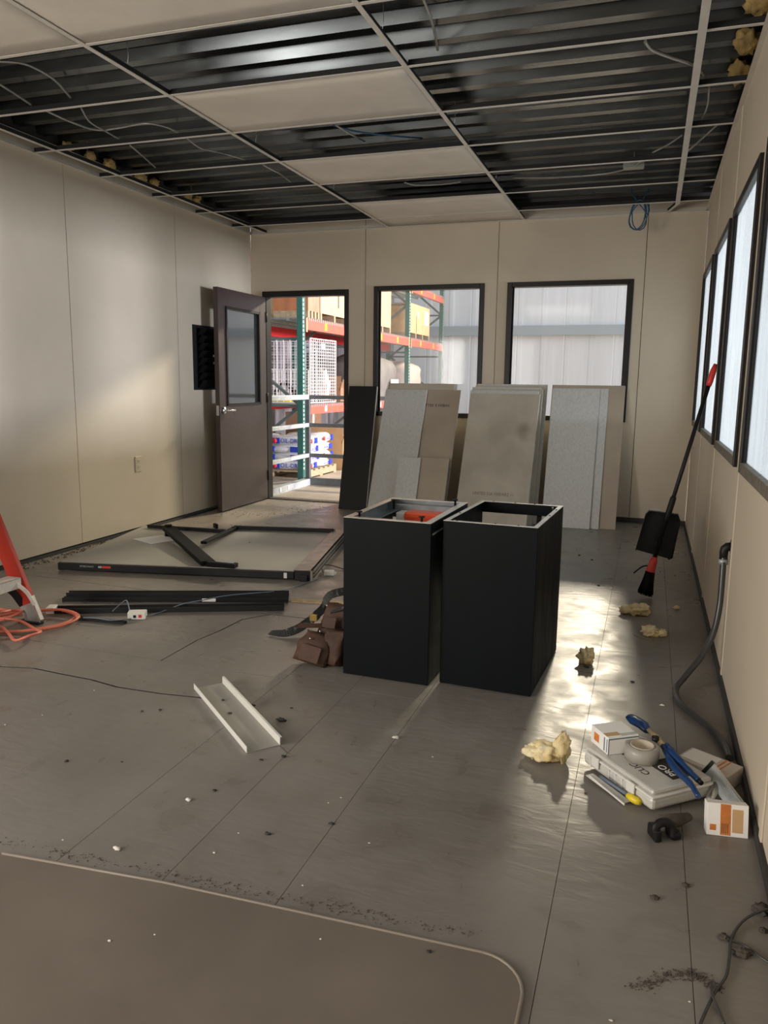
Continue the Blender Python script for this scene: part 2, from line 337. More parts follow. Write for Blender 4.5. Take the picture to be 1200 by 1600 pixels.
# dark floor tracks
MB().box(-2.83, XR, YB - 0.012, YB, 0.0, 0.045).build('baseboard_back', trim_dark)['kind'] = 'structure'
MB().box(XR - 0.010, XR, YR, YB, 0.0, 0.035).build('baseboard_right', trim_dark)['kind'] = 'structure'
MB().box(XL, XL + 0.012, YR, YB, 0.0, 0.020).build('baseboard_left', trim_dark)['kind'] = 'structure'

# windows
def window(n, amap, a0, a1, z0, z1, glass):
    gd = 0.052 if n < 3 else 0.006
    root = struct('window_%d' % n)
    def bx(mb, p0, p1, q0, q1, d0, d1):
        P = [amap(a, d, z) for z in (q0, q1) for (a, d) in ((p0,d0),(p1,d0),(p1,d1),(p0,d1))]
        mb._add(P, [(3,2,1,0),(4,5,6,7),(0,1,5,4),(1,2,6,5),(2,3,7,6),(3,0,4,7)]); return mb
    w = 0.042
    bx(MB(), a0, a0 + w, z0, z1, -0.016, TH).build('window_frame', bronze, root, bevel=0.003)
    bx(MB(), a1 - w, a1, z0, z1, -0.016, TH).build('window_frame', bronze, root, bevel=0.003)
    bx(MB(), a0 + w, a1 - w, z1 - w, z1, -0.016, TH).build('window_frame', bronze, root, bevel=0.003)
    bx(MB(), a0 + w, a1 - w, z0, z0 + w, -0.016, TH).build('window_sill', bronze if n < 3 else sill_m, root, bevel=0.003)
    for s0, s1 in ((a0 + w, a0 + w + 0.014), (a1 - w - 0.014, a1 - w)):
        bx(MB(), s0, s1, z0 + w, z1 - w, gd - 0.012, gd - 0.002).build('glazing_bead', bronze, root)
    bx(MB(), a0 + w, a1 - w, z0 + w, z1 - w, gd, gd + 0.003).build('glass_pane', glass, root)
back_map = lambda a, d, z: (a, YB + d, z); right_map = lambda a, d, z: (XR + d, a, z)
window(1, back_map, *W1, glass_clear); window(2, back_map, *W2, glass_clear)
for i, (a, b) in enumerate(RW): window(3 + i, right_map, a, b, 0.895, 2.12, glass_frost)

# door
dr = struct('door_1')
fr = MB(); fr.box(DO[0], DO[0]+0.045, YB-0.012, YB+TH+0.01, 0, 2.10); fr.build('door_frame', bronze, dr, bevel=0.003)
fr = MB(); fr.box(DO[1]-0.045, DO[1], YB-0.012, YB+TH+0.01, 0, 2.10); fr.build('door_frame', bronze, dr, bevel=0.003)
fr = MB(); fr.box(DO[0]+0.045, DO[1]-0.045, YB-0.012, YB+TH+0.01, 2.045, 2.10); fr.build('door_frame', bronze, dr, bevel=0.003)
MB().box(DO[0]+0.045, DO[1]-0.045, YB-0.005, YB+TH, 0.0, 0.010).build('threshold', sill_m, dr)
hx = Vector((-3.716, 7.225, 0.0)); ex = Vector((-3.712, 6.295, 0.0)); dx = (ex - hx).normalized(); LW = (ex-hx).length
DM = frame(hx, dx, Vector((0,0,1)).cross(dx), Vector((0,0,1)))   # local x along the leaf, local y into the room (+x side)
if (DM.to_3x3() @ Vector((0,1,0))).x < 0: sgn = -1
else: sgn = 1
def dl(x0,x1,y0,y1,z0,z1, mb=None):
    a, b = sorted((y0*sgn, y1*sgn)); return (mb or MB()).box(x0,x1,a,b,z0,z1,DM)
g0, g1, gz0, gz1 = 0.135, 0.80, 0.985, 1.885
leaf = MB()
dl(0, g0, -0.045, 0, 0.012, 2.04, leaf); dl(g1, LW, -0.045, 0, 0.012, 2.04, leaf); dl(g0, g1, -0.045, 0, 0.012, gz0, leaf); dl(g0, g1, -0.045, 0, gz1, 2.04, leaf)
leaf = leaf.build('door_leaf', door_m, dr)
bd = MB()
for a in ((g0, g0+0.022, gz0, gz1), (g1-0.022, g1, gz0, gz1), (g0, g1, gz0, gz0+0.022), (g0, g1, gz1-0.022, gz1)): dl(a[0], a[1], -0.05, 0.010, a[2], a[3], bd)
bd.build('window_bead', bronze, leaf)
dl(g0, g1, -0.026, -0.020, gz0, gz1).build('glass_pane', glass_door, leaf)
hz = 0.945; hxl = LW - 0.072
hm = DM @ Matrix.Translation((hxl, 0, hz)) @ Matrix.Rotation(-PI/2*sgn, 4, 'X')
h = MB(); h.lathe([(0.0,0.0),(0.033,0.0),(0.033,0.008),(0.014,0.012),(0.011,0.012),(0.011,0.05),(0,0.05)], hm, 18)
P0 = DM @ Vector((hxl, 0.046*sgn, hz)); P1 = DM @ Vector((hxl-0.055, 0.05*sgn, hz)); P2 = DM @ Vector((hxl-0.115, 0.05*sgn, hz-0.003))
h.tube([P0, P1, P2], [0.009, 0.010, 0.0105], 10); h.build('lever_handle', steel, leaf)
dl(LW, LW+0.002, -0.036, -0.010, 0.90, 0.99).build('latch_plate', steel, leaf)
for z in (0.25, 1.05, 1.85):
    MB().tube([(hx.x+0.004, hx.y+0.008, z-0.05), (hx.x+0.004, hx.y+0.008, z+0.05)], 0.008, 8).build('hinge', bronze, dr)

# ------------------------------------------------------------ floor
fl_root = struct('floor')
MB().box(XL, XR, YR, YB, -0.06, -0.003).build('subfloor', wall_dark, fl_root)
def jag(x0, x1, y, seed, amp=0.03, n=16):
    out = []
    for i in range(n+1):
        t = i/n; out.append((x0 + (x1-x0)*t, y + amp*noise.noise(Vector((t*6+seed, seed, 0)))))
    return out
def sheet(poly): MB().prism(poly, -0.003, 0.0).build('floor_sheet', floor_m, fl_root)
XS = [XL, -1.371, -1.071, -0.766, -0.146, 0.161, XR]
G = 0.0008
crack = [(-2.580, 2.500, 0.000), (-2.425, 2.518, 0.000), (-2.262, 2.523, 0.000), (-2.111, 2.497, 0.000), (-1.962, 2.487, 0.000), (-1.756, 2.473, 0.000), (-1.605, 2.509, 0.000)]
crack = [(c[0], c[1] + (0.012 if i % 2 else -0.006)) for i, c in enumerate(crack)]
lower = [(XL+0.3, 2.47)] + crack
# left sheets: broken across by the jagged crack
sheet([(XL, YR), (XS[1]-G, YR), (XS[1]-G, 2.49)] + [(x, y-0.009) for x, y in reversed(lower)] + [(XL, 2.48)])
upper = [(XL, 2.49)] + [(x, y+0.006) for x, y in lower] + [(-1.371-G, 2.50)]
sheet(upper + [(-1.371-G, 2.788), (-2.1, 2.792), (XL, 2.84)])
sheet([(XL, 2.845), (-2.1, 2.797), (-1.975, 2.796), (-1.976, 3.091), (-1.949, 3.25), (-1.938, 3.457), (-1.842, 3.590), (-2.6, 3.75), (XL, 3.80)])
sheet([(-1.969, 2.796), (-1.371-G, 2.793), (-1.371-G, 3.578), (-1.83, 3.582), (-1.928, 3.448), (-1.94, 3.25), (-1.969, 3.09)])
sheet([(XL, 3.806), (-2.6, 3.756), (-1.842, 3.598), (-1.371-G, 3.588), (-1.371-G, YB), (XL, YB)])
sheet([(-1.371+G, YR), (-1.071-G, YR), (-1.071-G, 2.20), (-1.371+G, 2.45)])
sheet([(-1.371+G, 2.454), (-1.071-G, 2.204), (-1.071-G, YB), (-1.371+G, YB)])
for i, brk in ((2, (2.78,)), (3, (4.02,)), (4, (3.25, 5.9)), (5, (2.02, 4.47))):
    ys = [YR] + list(brk) + [YB]
    for a, b in zip(ys, ys[1:]): sheet(rect(XS[i]+G, XS[i+1]-G, a+G, b-G))

# ------------------------------------------------------------ ceiling: corrugated deck over an open grid
ce = struct('ceiling')
pitch, rib = 0.2032, 0.05
y = YR
def deck(y0, k):
    mb = MB(); prof = []
    for i in range(k):
        b = y0 + i*pitch
        prof += [(b, 2.80), (b+0.062, 2.80), (b+0.082, 2.80+rib), (b+pitch-0.020, 2.80+rib)]
    prof.append((y0+k*pitch, 2.80))
    vs = []; 
    for (yy, zz) in prof: vs += [(XL-TH, yy, zz), (XR+TH, yy, zz)]
    n = len(prof)
    vs += [(p[0], p[1], p[2]+0.0015) for p in vs]
    fs = [(2*i, 2*i+1, 2*i+3, 2*i+2) for i in range(n-1)] + [(2*n+2*i, 2*n+2*i+2, 2*n+2*i+3, 2*n+2*i+1) for i in range(n-1)]
    mb._add(vs, fs); mb.build('deck_sheet', deck_m, ce)
y0 = YR - 0.1
while y0 < YB + 0.1:
    deck(y0, 3); y0 += 3*pitch
MB().box(XL-TH, XR+TH, YR-TH, YB+TH, 2.87, 2.95).build('roof_slab', wall_dark, ce)
for a in ((XL-TH, XR+TH, YB+0.03, YB+TH), (XL-TH, XR+TH, YR-TH, YR-0.03)): MB().box(a[0], a[1], a[2], a[3], WT, 2.87).build('roof_closure', wall_dark, ce)
for a in ((XL-TH, XL-0.03), (XR+0.03, XR+TH)): MB().box(a[0], a[1], YR, YB, WT, 2.87).build('roof_closure', wall_dark, ce)

# suspended grid
T4, T2, gx, gy = 1.2694, 0.6347, -2.4361, 3.0621
grid = empty('ceiling_grid', label='white painted suspended ceiling grid of tees below the corrugated metal deck', cat='ceiling grid')
def tee(name, p, q, drop=0.0, w=0.024):
    p, q = Vector(p), Vector(q); d = (q-p); L = d.length; d.normalize(); s = Vector((0,0,1)).cross(d)
    M = frame(p, d, s, Vector((0,0,1)))
    o = MB().box(0, L, -w/2, w/2, -0.001, 0.002, M).box(0, L, -0.0015, 0.0015, 0.002, 0.030, M, 1).build(name, [tee_m, tee_dark], grid)
    return o
mains = [gx - T4, gx, gx + T4]
for x in mains: tee('main_tee', (x, YR, HC), (x, YB, HC))
tee('main_tee', (gx + 2*T4, YR, HC-0.006), (gx + 2*T4, 6.93, HC-0.006), w=0.034)
tee('main_tee', (gx + 2*T4, 6.93, HC-0.006), (gx + 2*T4 - 0.07, YB-0.02, HC-0.006), w=0.022)
ks = range(-8, 7)
for k in ks:
    yk = gy + k*T2
    xs = [XL + 0.0] + mains + [XR]
    for a, b in zip(xs, xs[1:]):
        tee('cross_tee', (a + 0.012, yk, HC+0.001), (b - 0.012, yk, HC+0.001), w=0.020)
def angle(p, q, s):   # L-shaped wall angle, s points into the room
    p, q = Vector(p), Vector(q); d = (q-p); L = d.length; d.normalize(); M = frame(p, d, Vector(s), Vector((0,0,1)))
    MB().box(0, L, 0, 0.024, -0.003, 0, M).box(0, L, 0, 0.002, -0.001, 0.025, M).build('wall_angle', tee_m, grid)
angle((XL, YR, HC), (XL, YB, HC), (1,0,0)); angle((XR, YR, HC), (XR, YB, HC), (-1,0,0)); angle((XL, YB, HC), (XR, YB, HC), (0,-1,0))

# vinyl faced ceiling panels still lying in the grid
def cpanel(col, k, sag, label, group=None, y1=None):
    x0 = gx + col*T4 + 0.004; x1 = x0 + T4 - 0.008; ya = gy + k*T2 + 0.004; yb_ = (y1 or gy + (k+1)*T2) - 0.004
    mb = MB(); n = 12; m_ = 6; top = []; vs = []
    for s in range(2):
        for i in range(n+1):
            for j in range(m_+1):
                u, v = i/n, j/m_
                z = HC + 0.004 + s*0.012 + sag*( -0.25*math.sin(PI*u)*math.sin(PI*v) + 0.35*noise.noise(Vector((u*2.5+k*3, v*2, k)))*math.sin(PI*v)*min(1, 6*u, 6*(1-u)) + 0.25*(1-min(1, 8*v))*math.sin(PI*u))
                z = max(z, HC + 0.003 + s*0.012) if s else max(z, HC + 0.0025)
                vs.append((x0+(x1-x0)*u, ya+(yb_-ya)*v, z))
    q = (n+1)*(m_+1); fs = []
    for i in range(n):
        for j in range(m_):
            a = i*(m_+1)+j; b = a+m_+1; fs.append((a, a+1, b+1, b)); fs.append((q+a, q+b, q+b+1, q+a+1))
    for i in range(n):
        for j in (0, m_):
            a = i*(m_+1)+j; b = a+m_+1; fs.append((a, b, q+b, q+a))
    for j in range(m_):
        for i in (0, n):
            a = i*(m_+1)+j; fs.append((a, a+1, q+a+1, q+a))
    mb._add(vs, fs, smooth=True)
    o = mb.build('ceiling_panel', ctile_m); tag(o, label, 'ceiling panel', group); return o
cpanel(0, -1, 0.05, 'large warped beige ceiling panel nearest the viewer, at the top edge of the photo', 'ceiling panels left in the grid')
cpanel(0, 1, 0.06, 'largest rippled beige ceiling panel between two open dark bays, first behind the front one', 'ceiling panels left in the grid')
cpanel(0, 3, 0.05, 'middle of the three beige ceiling panels in a row towards the windows', 'ceiling panels left in the grid')
cpanel(0, 5, 0.03, 'beige ceiling panel farthest back, above the middle window by the back wall', 'ceiling panels left in the grid', y1=YB-0.02)
cpanel(-1, -1, 0.03, 'beige ceiling panel in the top left corner of the photo', 'ceiling panels left in the grid')
for c, k in ((0,-2),(-1,-2),(0,-4),(-1,-5)):
    cpanel(c, k, 0.03, 'beige ceiling panel in the grid behind the viewer', 'ceiling panels behind the viewer')

# housing made up around the added ceiling fill lamp, out of view
tr_ = empty('fill_lamp_housing', label='square housing added around the unseen fill lamp behind the viewer', cat='light')
f_ = MB()
for a in ((-2.43, -1.17, -1.54, -1.50), (-2.43, -1.17, -0.30, -0.26), (-2.43, -2.39, -1.50, -0.30), (-1.21, -1.17, -1.50, -0.30)): f_.box(a[0], a[1], a[2], a[3], 2.625, 2.70)
f_.build('fill_lamp_frame', tee_m, tr_, bevel=0.002)
MB().box(-2.39, -1.21, -1.50, -0.30, 2.66, 2.70).build('fill_lamp_body', tee_m, tr_)
# plenum wires and conduit
def wire(name, pts, r, m, label, cat='wire', group=None, n=6):
    o = MB().tube(crv(pts, 6), r, n).build(name, m); return tag(o, label, cat, group)
ZP = 2.74
wire('flex_conduit', [(-3.117, 3.207, 2.720), (-2.986, 3.271, 2.720), (-2.980, 3.383, 2.730), (-2.999, 3.524, 2.730), (-3.156, 3.828, 2.760)], 0.006, flex_m, 'thin grey conduit arching over the open bay at the far left of the ceiling', 'conduit')
wire('flex_conduit', [(-3.276, 3.324, 2.720), (-3.307, 3.521, 2.720), (-3.432, 3.829, 2.750)], 0.006, flex_m, 'short straight grey conduit at the far left ceiling edge below the arching one', 'conduit')
wire('flex_conduit', [(-3.312, 3.801, 2.700), (-3.334, 4.033, 2.710), (-3.313, 4.234, 2.720), (-3.178, 4.270, 2.730), (-2.975, 4.243, 2.730), (-2.887, 4.331, 2.730), (-2.933, 4.538, 2.760)], 0.006, flex_m, 'wavy grey conduit crossing the second open bay over the left wall', 'conduit')
wire('flex_conduit', [(-3.088, 3.825, 2.700), (-3.224, 4.065, 2.710), (-3.273, 4.271, 2.720), (-3.358, 4.514, 2.750)], 0.005, flex_m, 'short bent grey wire crossing the wavy conduit above the left wall', 'conduit')
wire('flex_conduit', [(-3.266, 4.500, 2.700), (-3.378, 4.783, 2.720), (-3.566, 5.209, 2.760)], 0.005, flex_m, 'short straight grey wire just above the yellow foam on the left', 'conduit')
wire('flex_conduit', [(-2.833, 4.488, 2.700), (-2.878, 4.723, 2.710), (-2.815, 4.900, 2.720), (-2.800, 5.182, 2.750)], 0.005, flex_m, 'grey wire hanging in the third open bay left of the ceiling panels', 'conduit')
wire('flex_conduit', [(-2.654, 5.142, 2.700), (-2.651, 5.281, 2.700), (-2.665, 5.463, 2.710), (-2.767, 5.840, 2.750)], 0.006, flex_m, 'short grey conduit stub in the fourth open bay left of the ceiling panels', 'conduit')
wire('flex_conduit', [(-0.939, 3.175, 2.700), (-0.966, 3.384, 2.720), (-1.006, 3.613, 2.740), (-1.070, 3.891, 2.790)], 0.006, flex_m, 'grey conduit dropping at the top of the photo right of the front panel', 'conduit')
wire('flex_conduit', [(-0.123, 3.847, 2.700), (-0.091, 3.947, 2.700), (-0.008, 4.059, 2.700), (0.093, 4.181, 2.700), (0.148, 4.493, 2.760)], 0.008, flex_m, 'dark grey conduit crossing behind the right long ceiling tee', 'conduit')
wire('flex_conduit', [(0.176, 4.482, 2.700), (0.184, 4.688, 2.690), (0.180, 4.841, 2.690), (0.171, 4.969, 2.700)], 0.005, flex_m, 'pale loose wire hanging right of the right long ceiling tee', 'wire')
wire('flex_conduit', [(-0.091, 5.662, 2.720), (0.005, 5.502, 2.720), (0.079, 5.407, 2.740)], 0.005, flex_m, 'pale straight wire left of the right long ceiling tee', 'wire')
wire('flex_conduit', [(0.276, 5.228, 2.740), (0.071, 5.815, 2.720), (-0.131, 5.804, 2.720), (-0.238, 6.004, 2.720), (-0.440, 6.123, 2.720), (-0.758, 6.125, 2.720), (-1.075, 6.054, 2.720)], 0.006, flex_m, 'long grey cable run through the junction box under the deck', 'conduit')
wire('blue_cable', [(-1.915, 4.628, 2.740), (-1.798, 4.754, 2.730), (-1.645, 4.913, 2.740), (-1.487, 5.086, 2.760)], 0.005, bluewire, 'thin blue cable lying across the dark bay behind the rippled panel', 'cable')
wire('hanging_conduit', [(-1.845, 4.499, 2.700), (-1.839, 4.697, 2.710), (-1.851, 5.013, 2.750)], 0.005, flex_m, 'short grey wire in the dark bay between the first two rippled panels', 'wire')
wire('hanging_conduit', [(-1.853, 5.882, 2.700), (-1.779, 5.939, 2.690), (-1.600, 6.013, 2.700), (-1.463, 6.060, 2.720)], 0.006, flex_m, 'grey wire sagging in the dark bay before the last ceiling panel', 'wire')
# junction box under the deck
jb = empty('junction_box', label='small grey square junction box hanging under the deck left of the right tee', cat='junction box')
b = (-0.217, 6.010, 2.720)
MB().box(b[0]-0.07, b[0]+0.07, b[1]-0.05, b[1]+0.05, 2.72, 2.765).build('box_body', galv, jb, bevel=0.004)
MB().box(b[0]-0.065, b[0]+0.065, b[1]-0.045, b[1]+0.045, 2.716, 2.72).build('cover_plate', flex_m, jb)
MB().tube([(b[0], b[1], 2.765), (b[0], b[1], 2.83)], 0.004, 6).build('hanger_rod', wire_m, jb)
# hanger wires
for i, (hx_, hy_) in enumerate([(x, gy + k*T2 + 0.3) for x in mains for k in (0, 2, 4)] + [(gx + 2*T4, 4.0), (gx + 2*T4, 5.9)]):
    o = MB().tube([(hx_, hy_, HC+0.03), (hx_+0.005, hy_, 2.72), (hx_, hy_+0.004, 2.83)], 0.0018, 5).build('hanger_wire', wire_m)
    tag(o, 'thin hanger wire above the ' + (('left', 'second', 'third')[i//3] + ' long tee, ' + ('nearest the viewer', 'halfway down the room', 'near the back wall')[i%3] if i < 9 else 'rightmost long tee, ' + ('nearer', 'farther')[i-9] + ' one'), 'wire', 'hanger wires of the ceiling grid')
ORD = ['first', 'second', 'third', 'fourth', 'fifth', 'sixth', 'seventh', 'eighth', 'ninth', 'tenth', 'eleventh']
# spray foam left where deck meets wall
for i, (u, b_, r) in enumerate([((0, 4.62, 0), 1, 0.035), ((0, 4.85, 0), 2, 0.035), ((0, 5.05, 0), 3, 0.05), ((0, 5.42, 0), 4, 0.055), ((0, 5.60, 0), 5, 0.03), ((0, 6.08, 0), 6, 0.035), ((0, 6.22, 0), 7, 0.03)]):
    z = min(max(u[2], 2.72), 2.79)
    o = MB().blob((XL+0.035, u[1], 2.768), (0.035, r, 0.032), i+3, 0.7, 1.5).build('spray_foam_lump', foam_old)
    tag(o, ORD[i] + ' yellow foam lump listed from the viewer along the top of the left wall', 'foam', 'foam lumps along the left wall top')
for i, (yy, r) in enumerate([(3.2, 0.07), (3.75, 0.06), (4.15, 0.05), (4.5, 0.06)]):
    o = MB().blob((XR-0.045, yy, 2.765), (0.05, r, 0.05), i+20, 0.7, 1.5).build('spray_foam_lump', foam_old)
    tag(o, ORD[i] + ' pale foam lump counted from the viewer along the top of the right wall', 'foam', 'foam lumps along the right wall top')
# coil of blue cable hanging from the back of the grid
cc = []
for i in range(70):
    t = i/69*2*PI*4; k = 1 + 0.22*math.sin(i*0.7); cc.append((-0.19 + 0.075*k*math.cos(t) + 0.012*math.sin(i*.23), 6.9 + 0.03*math.sin(t*1.3+1), 2.575 + 0.095*k*math.sin(t)))
cc = [(-0.26, 6.98, 2.80), (-0.24, 6.95, 2.74), (-0.20, 6.92, 2.68)] + cc + [(-0.16, 6.9, 2.7), (-0.12, 6.92, 2.78)]
o = MB().tube(cc, 0.0045, 6).build('cable_coil', bluewire); tag(o, 'loose coil of dark blue cable hanging from the ceiling near the back wall', 'cable')

# ============================================================ THINGS IN THE ROOM
# ---- two black cabinets standing upside down
def cabinet(name, loc, rz, W, D, H, label, left):
    r = empty(name, loc, rz, label, 'cabinet', 'pair of upturned black cabinets')
    t = 0.006
    MB().box(0, W, 0, t, 0.004, H).build('front_panel', black_m, r, bevel=0.002)
    MB().box(0, t, t, D, 0.004, H).build('side_panel', black_m, r, bevel=0.002)
    MB().box(W-t, W, t, D, 0.004, H).build('side_panel', black_m, r, bevel=0.002)
    MB().box(t, W-t, D-0.02, D, 0.004, 0.05).build('rear_rail', black_m, r)
    MB().box(t, W-t, D-0.012, D, H-0.05, H-0.002).build('rear_rail', innergrey if left else black_m, r)
    MB().box(t, W-t, t, D-0.02, 0.004, 0.010).build('bottom_plate', innergrey, r)
    f = 0.020 if not left else 0.030
    rim = MB(); rim.box(0, W, 0, f, H, H+0.002); rim.box(0, W, D-f, D, H, H+0.002); rim.box(0, f, f, D-f, H, H+0.002); rim.box(W-f, W, f, D-f, H, H+0.002)
    rim.build('rim_flange', rim_m, r, bevel=0.0008)
    if left:
        ch = MB(); ch.box(t, f+0.03, f, D-f, H-0.045, H-0.040); ch.box(t, t+0.003, t, D-t, H-0.045, H)
        ch.box(t, W-t, D-f-0.055, D-f-0.050, H-0.075, H-0.012); ch.box(W-f-0.03, W-t, f, D-f, H-0.045, H-0.040); ch.build('inner_channel', innergrey, r, bevel=0.001)
        MB().box(W, W+0.0015, 0.02, D-0.02, H-0.050, H-0.042).build('side_glint', rim_m, r)  # bright strip stands for a glint line, highlight put into the colour
        for (bx_, by_, bh) in ((0.05, 0.05, 0.022), (W-0.05, 0.035, 0.022), (0.045, D-0.10, 0.010), (W-0.045, D-0.06, 0.022)):
            M = Matrix.Translation((bx_, by_, H-0.035))
            MB().lathe([(0,0),(0.005,0),(0.005,0.035+bh-0.005),(0.013,0.035+bh-0.005),(0.013,0.035+bh),(0,0.035+bh)], M, 12).build('levelling_foot', [blackpl], r)
    else:
        for y in (0.18, 0.42):
            MB().box(t, t+0.012, y-0.02, y+0.02, H-0.16, H-0.13).build('latch', blackpl, r)
        for (bx_, by_) in ((0.035, 0.010), (0.055, 0.010), (0.21, 0.010), (0.30, 0.010), (0.06, D-0.010), (0.16, D-0.010), (0.25, D-0.01), (0.010, 0.2), (W-0.01, 0.3), (W-0.010, 0.46)):
            MB().lathe([(0,0.0025),(0.004,0.0025),(0.004,0.004),(0,0.004)], Matrix.Translation((bx_, by_, H)), 8).build('rivet', blackpl, r)
        MB().tube([(W-0.03, D-0.09, H-0.01), (W-0.035, D-0.09, H+0.006), (W-0.03, D-0.10, H+0.006)], 0.003, 6).build('hook', steel, r)
    return r
cabinet('upturned_cabinet', (-1.162, 2.928, 0), math.radians(-1.4), 0.375, 0.592, 0.675, 'open black metal cabinet on the left of the pair, an orange bin showing inside it', True)
cabinet('upturned_cabinet', (-0.752, 2.972, 0), math.radians(-3.3), 0.378, 0.590, 0.682, 'open black metal cabinet on the right of the pair, empty, its right side streaked', False)
# orange bin inside the left cabinet
ob = empty('storage_bin', (-0.945, 3.405, 0.012), math.radians(-1.4), 'bright orange plastic bin standing inside the left black cabinet', 'bin')
b = MB(); b.box(-0.085, 0.10, -0.06, 0.06, 0, 0.628); b.build('bin_body', orange_m, ob, bevel=0.006)
b = MB(); 
for z in (0.565, 0.585, 0.605): b.box(-0.087, 0.102, -0.062, 0.062, z, z+0.005)
b.build('rib', orange_m, ob)
MB().box(-0.128, -0.087, -0.05, 0.05, 0.0, 0.622).build('white_divider', white_m, ob, bevel=0.003, label='white upright divider')

# ---- ceiling tiles leaning under the windows
def tile(name, x0, x1, by, ty, L, face, label, group, cat='ceiling tile', th=0.014, z0=0.002, prints=None, skew=0.0):
    a = math.asin((ty - by)/L)
    r = empty(name, ((x0+x1)/2, by, z0), 0, label, cat, group)
    M = Matrix.Rotation(-a, 4, 'X') @ Matrix.Rotation(skew, 4, 'Y'); w = (x1-x0)/2
    M = Matrix.Translation((0,0,abs(w*math.sin(skew)))) @ M
    MB().box(-w, w, 0.0015, th, 0, L, M).build('tile_core', tile_edge, r, bevel=0.001)
    MB().box(-w+0.001, w-0.001, 0, 0.0015, 0.001, L-0.001, M).build('tile_face', face, r)
    if prints:
        for (px_, pz, s, body, m, xs) in prints:
            text('printed_line', body, s, M @ Matrix.Translation((px_, -0.0004, pz)) @ Matrix.Rotation(PI/2, 4, 'X'), m, r, xs)
    return r
g1 = 'ceiling tiles leaning under the left window'
for i, (x0, x1) in enumerate(((-2.29,-1.76), (-2.33,-1.71), (-2.36,-1.73))):
    tile('ceiling_tile', x0, x1, 6.81-0.022*i, 7.195-0.022*i, 1.27, (tile_tan, tile_white, tile_tan)[i], ('rearmost pale ceiling tile under the left window, only its top edge showing', 'second rearmost ceiling tile under the left window, only its top edge showing', 'third ceiling tile from the window in the left stack, its top edge just above the printed one')[i], g1)
tile('ceiling_tile', -2.305, -1.668, 6.60, 7.13, 1.27, tile_brown, 'brown ceiling tile with a line of print near its top, under the left window', g1, prints=[(0.09, 1.11, 0.038, 'NEFTEK E IVIBIVI', ink_m, 1.0), (0.27, 1.11, 0.03, '1', rust_m, 1.0)])
tile('ceiling_tile', -2.388, -1.982, 6.565, 7.10, 1.27, tile_white, 'tall speckled grey-white cut tile standing in front of the printed brown tile', g1)
tile('cut_tile', -2.107, -1.905, 6.44, 6.665, 0.60, tile_white, 'small speckled white cut tile at the foot of the left tile stack', g1)
tile('cut_tile', -1.945, -1.655, 6.47, 6.69, 0.60, tile_brown, 'small brown cut tile beside the small white one at the foot of the left stack', g1)
g2 = 'ceiling tiles leaning between the two windows'
for i, (x0, x1) in enumerate(((-1.53,-0.885), (-1.54,-0.90), (-1.565,-0.93), (-1.53,-0.915), (-1.57,-0.95))):
    tile('ceiling_tile', x0, x1, 6.83-0.030*i, 7.205-0.025*i, 1.27 - 0.012*i, tile_tan if i % 2 else tile_white, ('rearmost ceiling tile of the middle stack against the wall', 'second ceiling tile from the wall in the middle stack', 'third ceiling tile from the wall in the middle stack', 'fourth ceiling tile from the wall in the middle stack', 'whitish ceiling tile just behind the big stained tan one in the middle stack')[i], g2)
tile('ceiling_tile', -1.558, -0.932, 6.52, 7.07, 1.255, tile_smudged, 'big tan ceiling tile with a dark smudge, front of the middle stack', g2, prints=[(0.0, 0.30, 0.040, 'UNITED S1A 1300/ARZ 11', fadedink_m, 0.8)])
g3 = 'ceiling tiles leaning under the right window'
tile('ceiling_tile', -0.845, -0.222, 6.835, 7.21, 1.27, tile_brown, 'brown-backed ceiling tile rearmost under the right window', g3)
tile('ceiling_tile', -0.828, -0.215, 6.812, 7.19, 1.268, tile_brown, 'brown-backed ceiling tile showing a plain strip right of the speckled ones, under the right window', g3)
tile('ceiling_tile', -0.826, -0.352, 6.785, 7.165, 1.245, tile_white, 'wide speckled white tile second from the front under the right window', g3)
tile('cut_tile', -0.832, -0.425, 6.755, 7.14, 1.245, tile_white, 'speckled white cut tile with a chipped foot, front of the right stack', g3)
# smudge on the big tan tile
# ---- black panel leaning at the door jamb
bp_ = empty('leaning_sheet', (-2.66, 6.93, 0.001), 0, 'tall narrow black panel leaning against the wall right of the doorway', 'sheet')
M = Matrix.Rotation(-math.asin(0.28/1.21), 4, 'X')
MB().box(-0.145, 0.14, 0, 0.018, 0, 1.21, M).build('panel_sheet', blackpl, bp_, bevel=0.002)
MB().box(0.14, 0.146, 0, 0.018, 0, 1.21, M).build('pale_edge_strip', galv, bp_)

# ---- big framed board lying on the floor
BO = Vector((-3.535, 3.965, 0)); bx_ = Vector((1.57, 0.335, 0)).normalized(); by_ = Vector((0,0,1)).cross(bx_)
br = empty('framed_board', BO, math.atan2(bx_.y, bx_.x), 'large pale board with dark edge rails lying flat on the floor by the left wall', 'board')
BL_, BW_ = 1.60, 1.30
MB().box(0.0, BL_-0.005, 0.012, BW_, 0.028, 0.056).build('board_panel', board_face, br, bevel=0.002)
MB().box(-0.01, BL_-0.06, -0.008, 0.014, 0.006, 0.052).build('front_rail', board_rail, br, bevel=0.004)
MB().box(-0.012, 0.006, -0.01, 0.05, 0.004, 0.052).build('corner_cap', blackpl, br, bevel=0.004)
MB().box(0.02, BL_+0.01, BW_-0.005, BW_+0.02, 0.006, 0.050).build('rear_rail', board_rail, br, bevel=0.004)
sc = MB(); sc.box(BL_-0.06, BL_+0.06, -0.02, BW_+0.02, 0.066, 0.070); sc.box(BL_-0.06, BL_-0.057, -0.02, BW_+0.02, 0.056, 0.070); sc.box(BL_+0.045, BL_+0.06, -0.02, BW_+0.02, 0.0, 0.070)
sc.build('side_channel', rail_top, br, bevel=0.002)
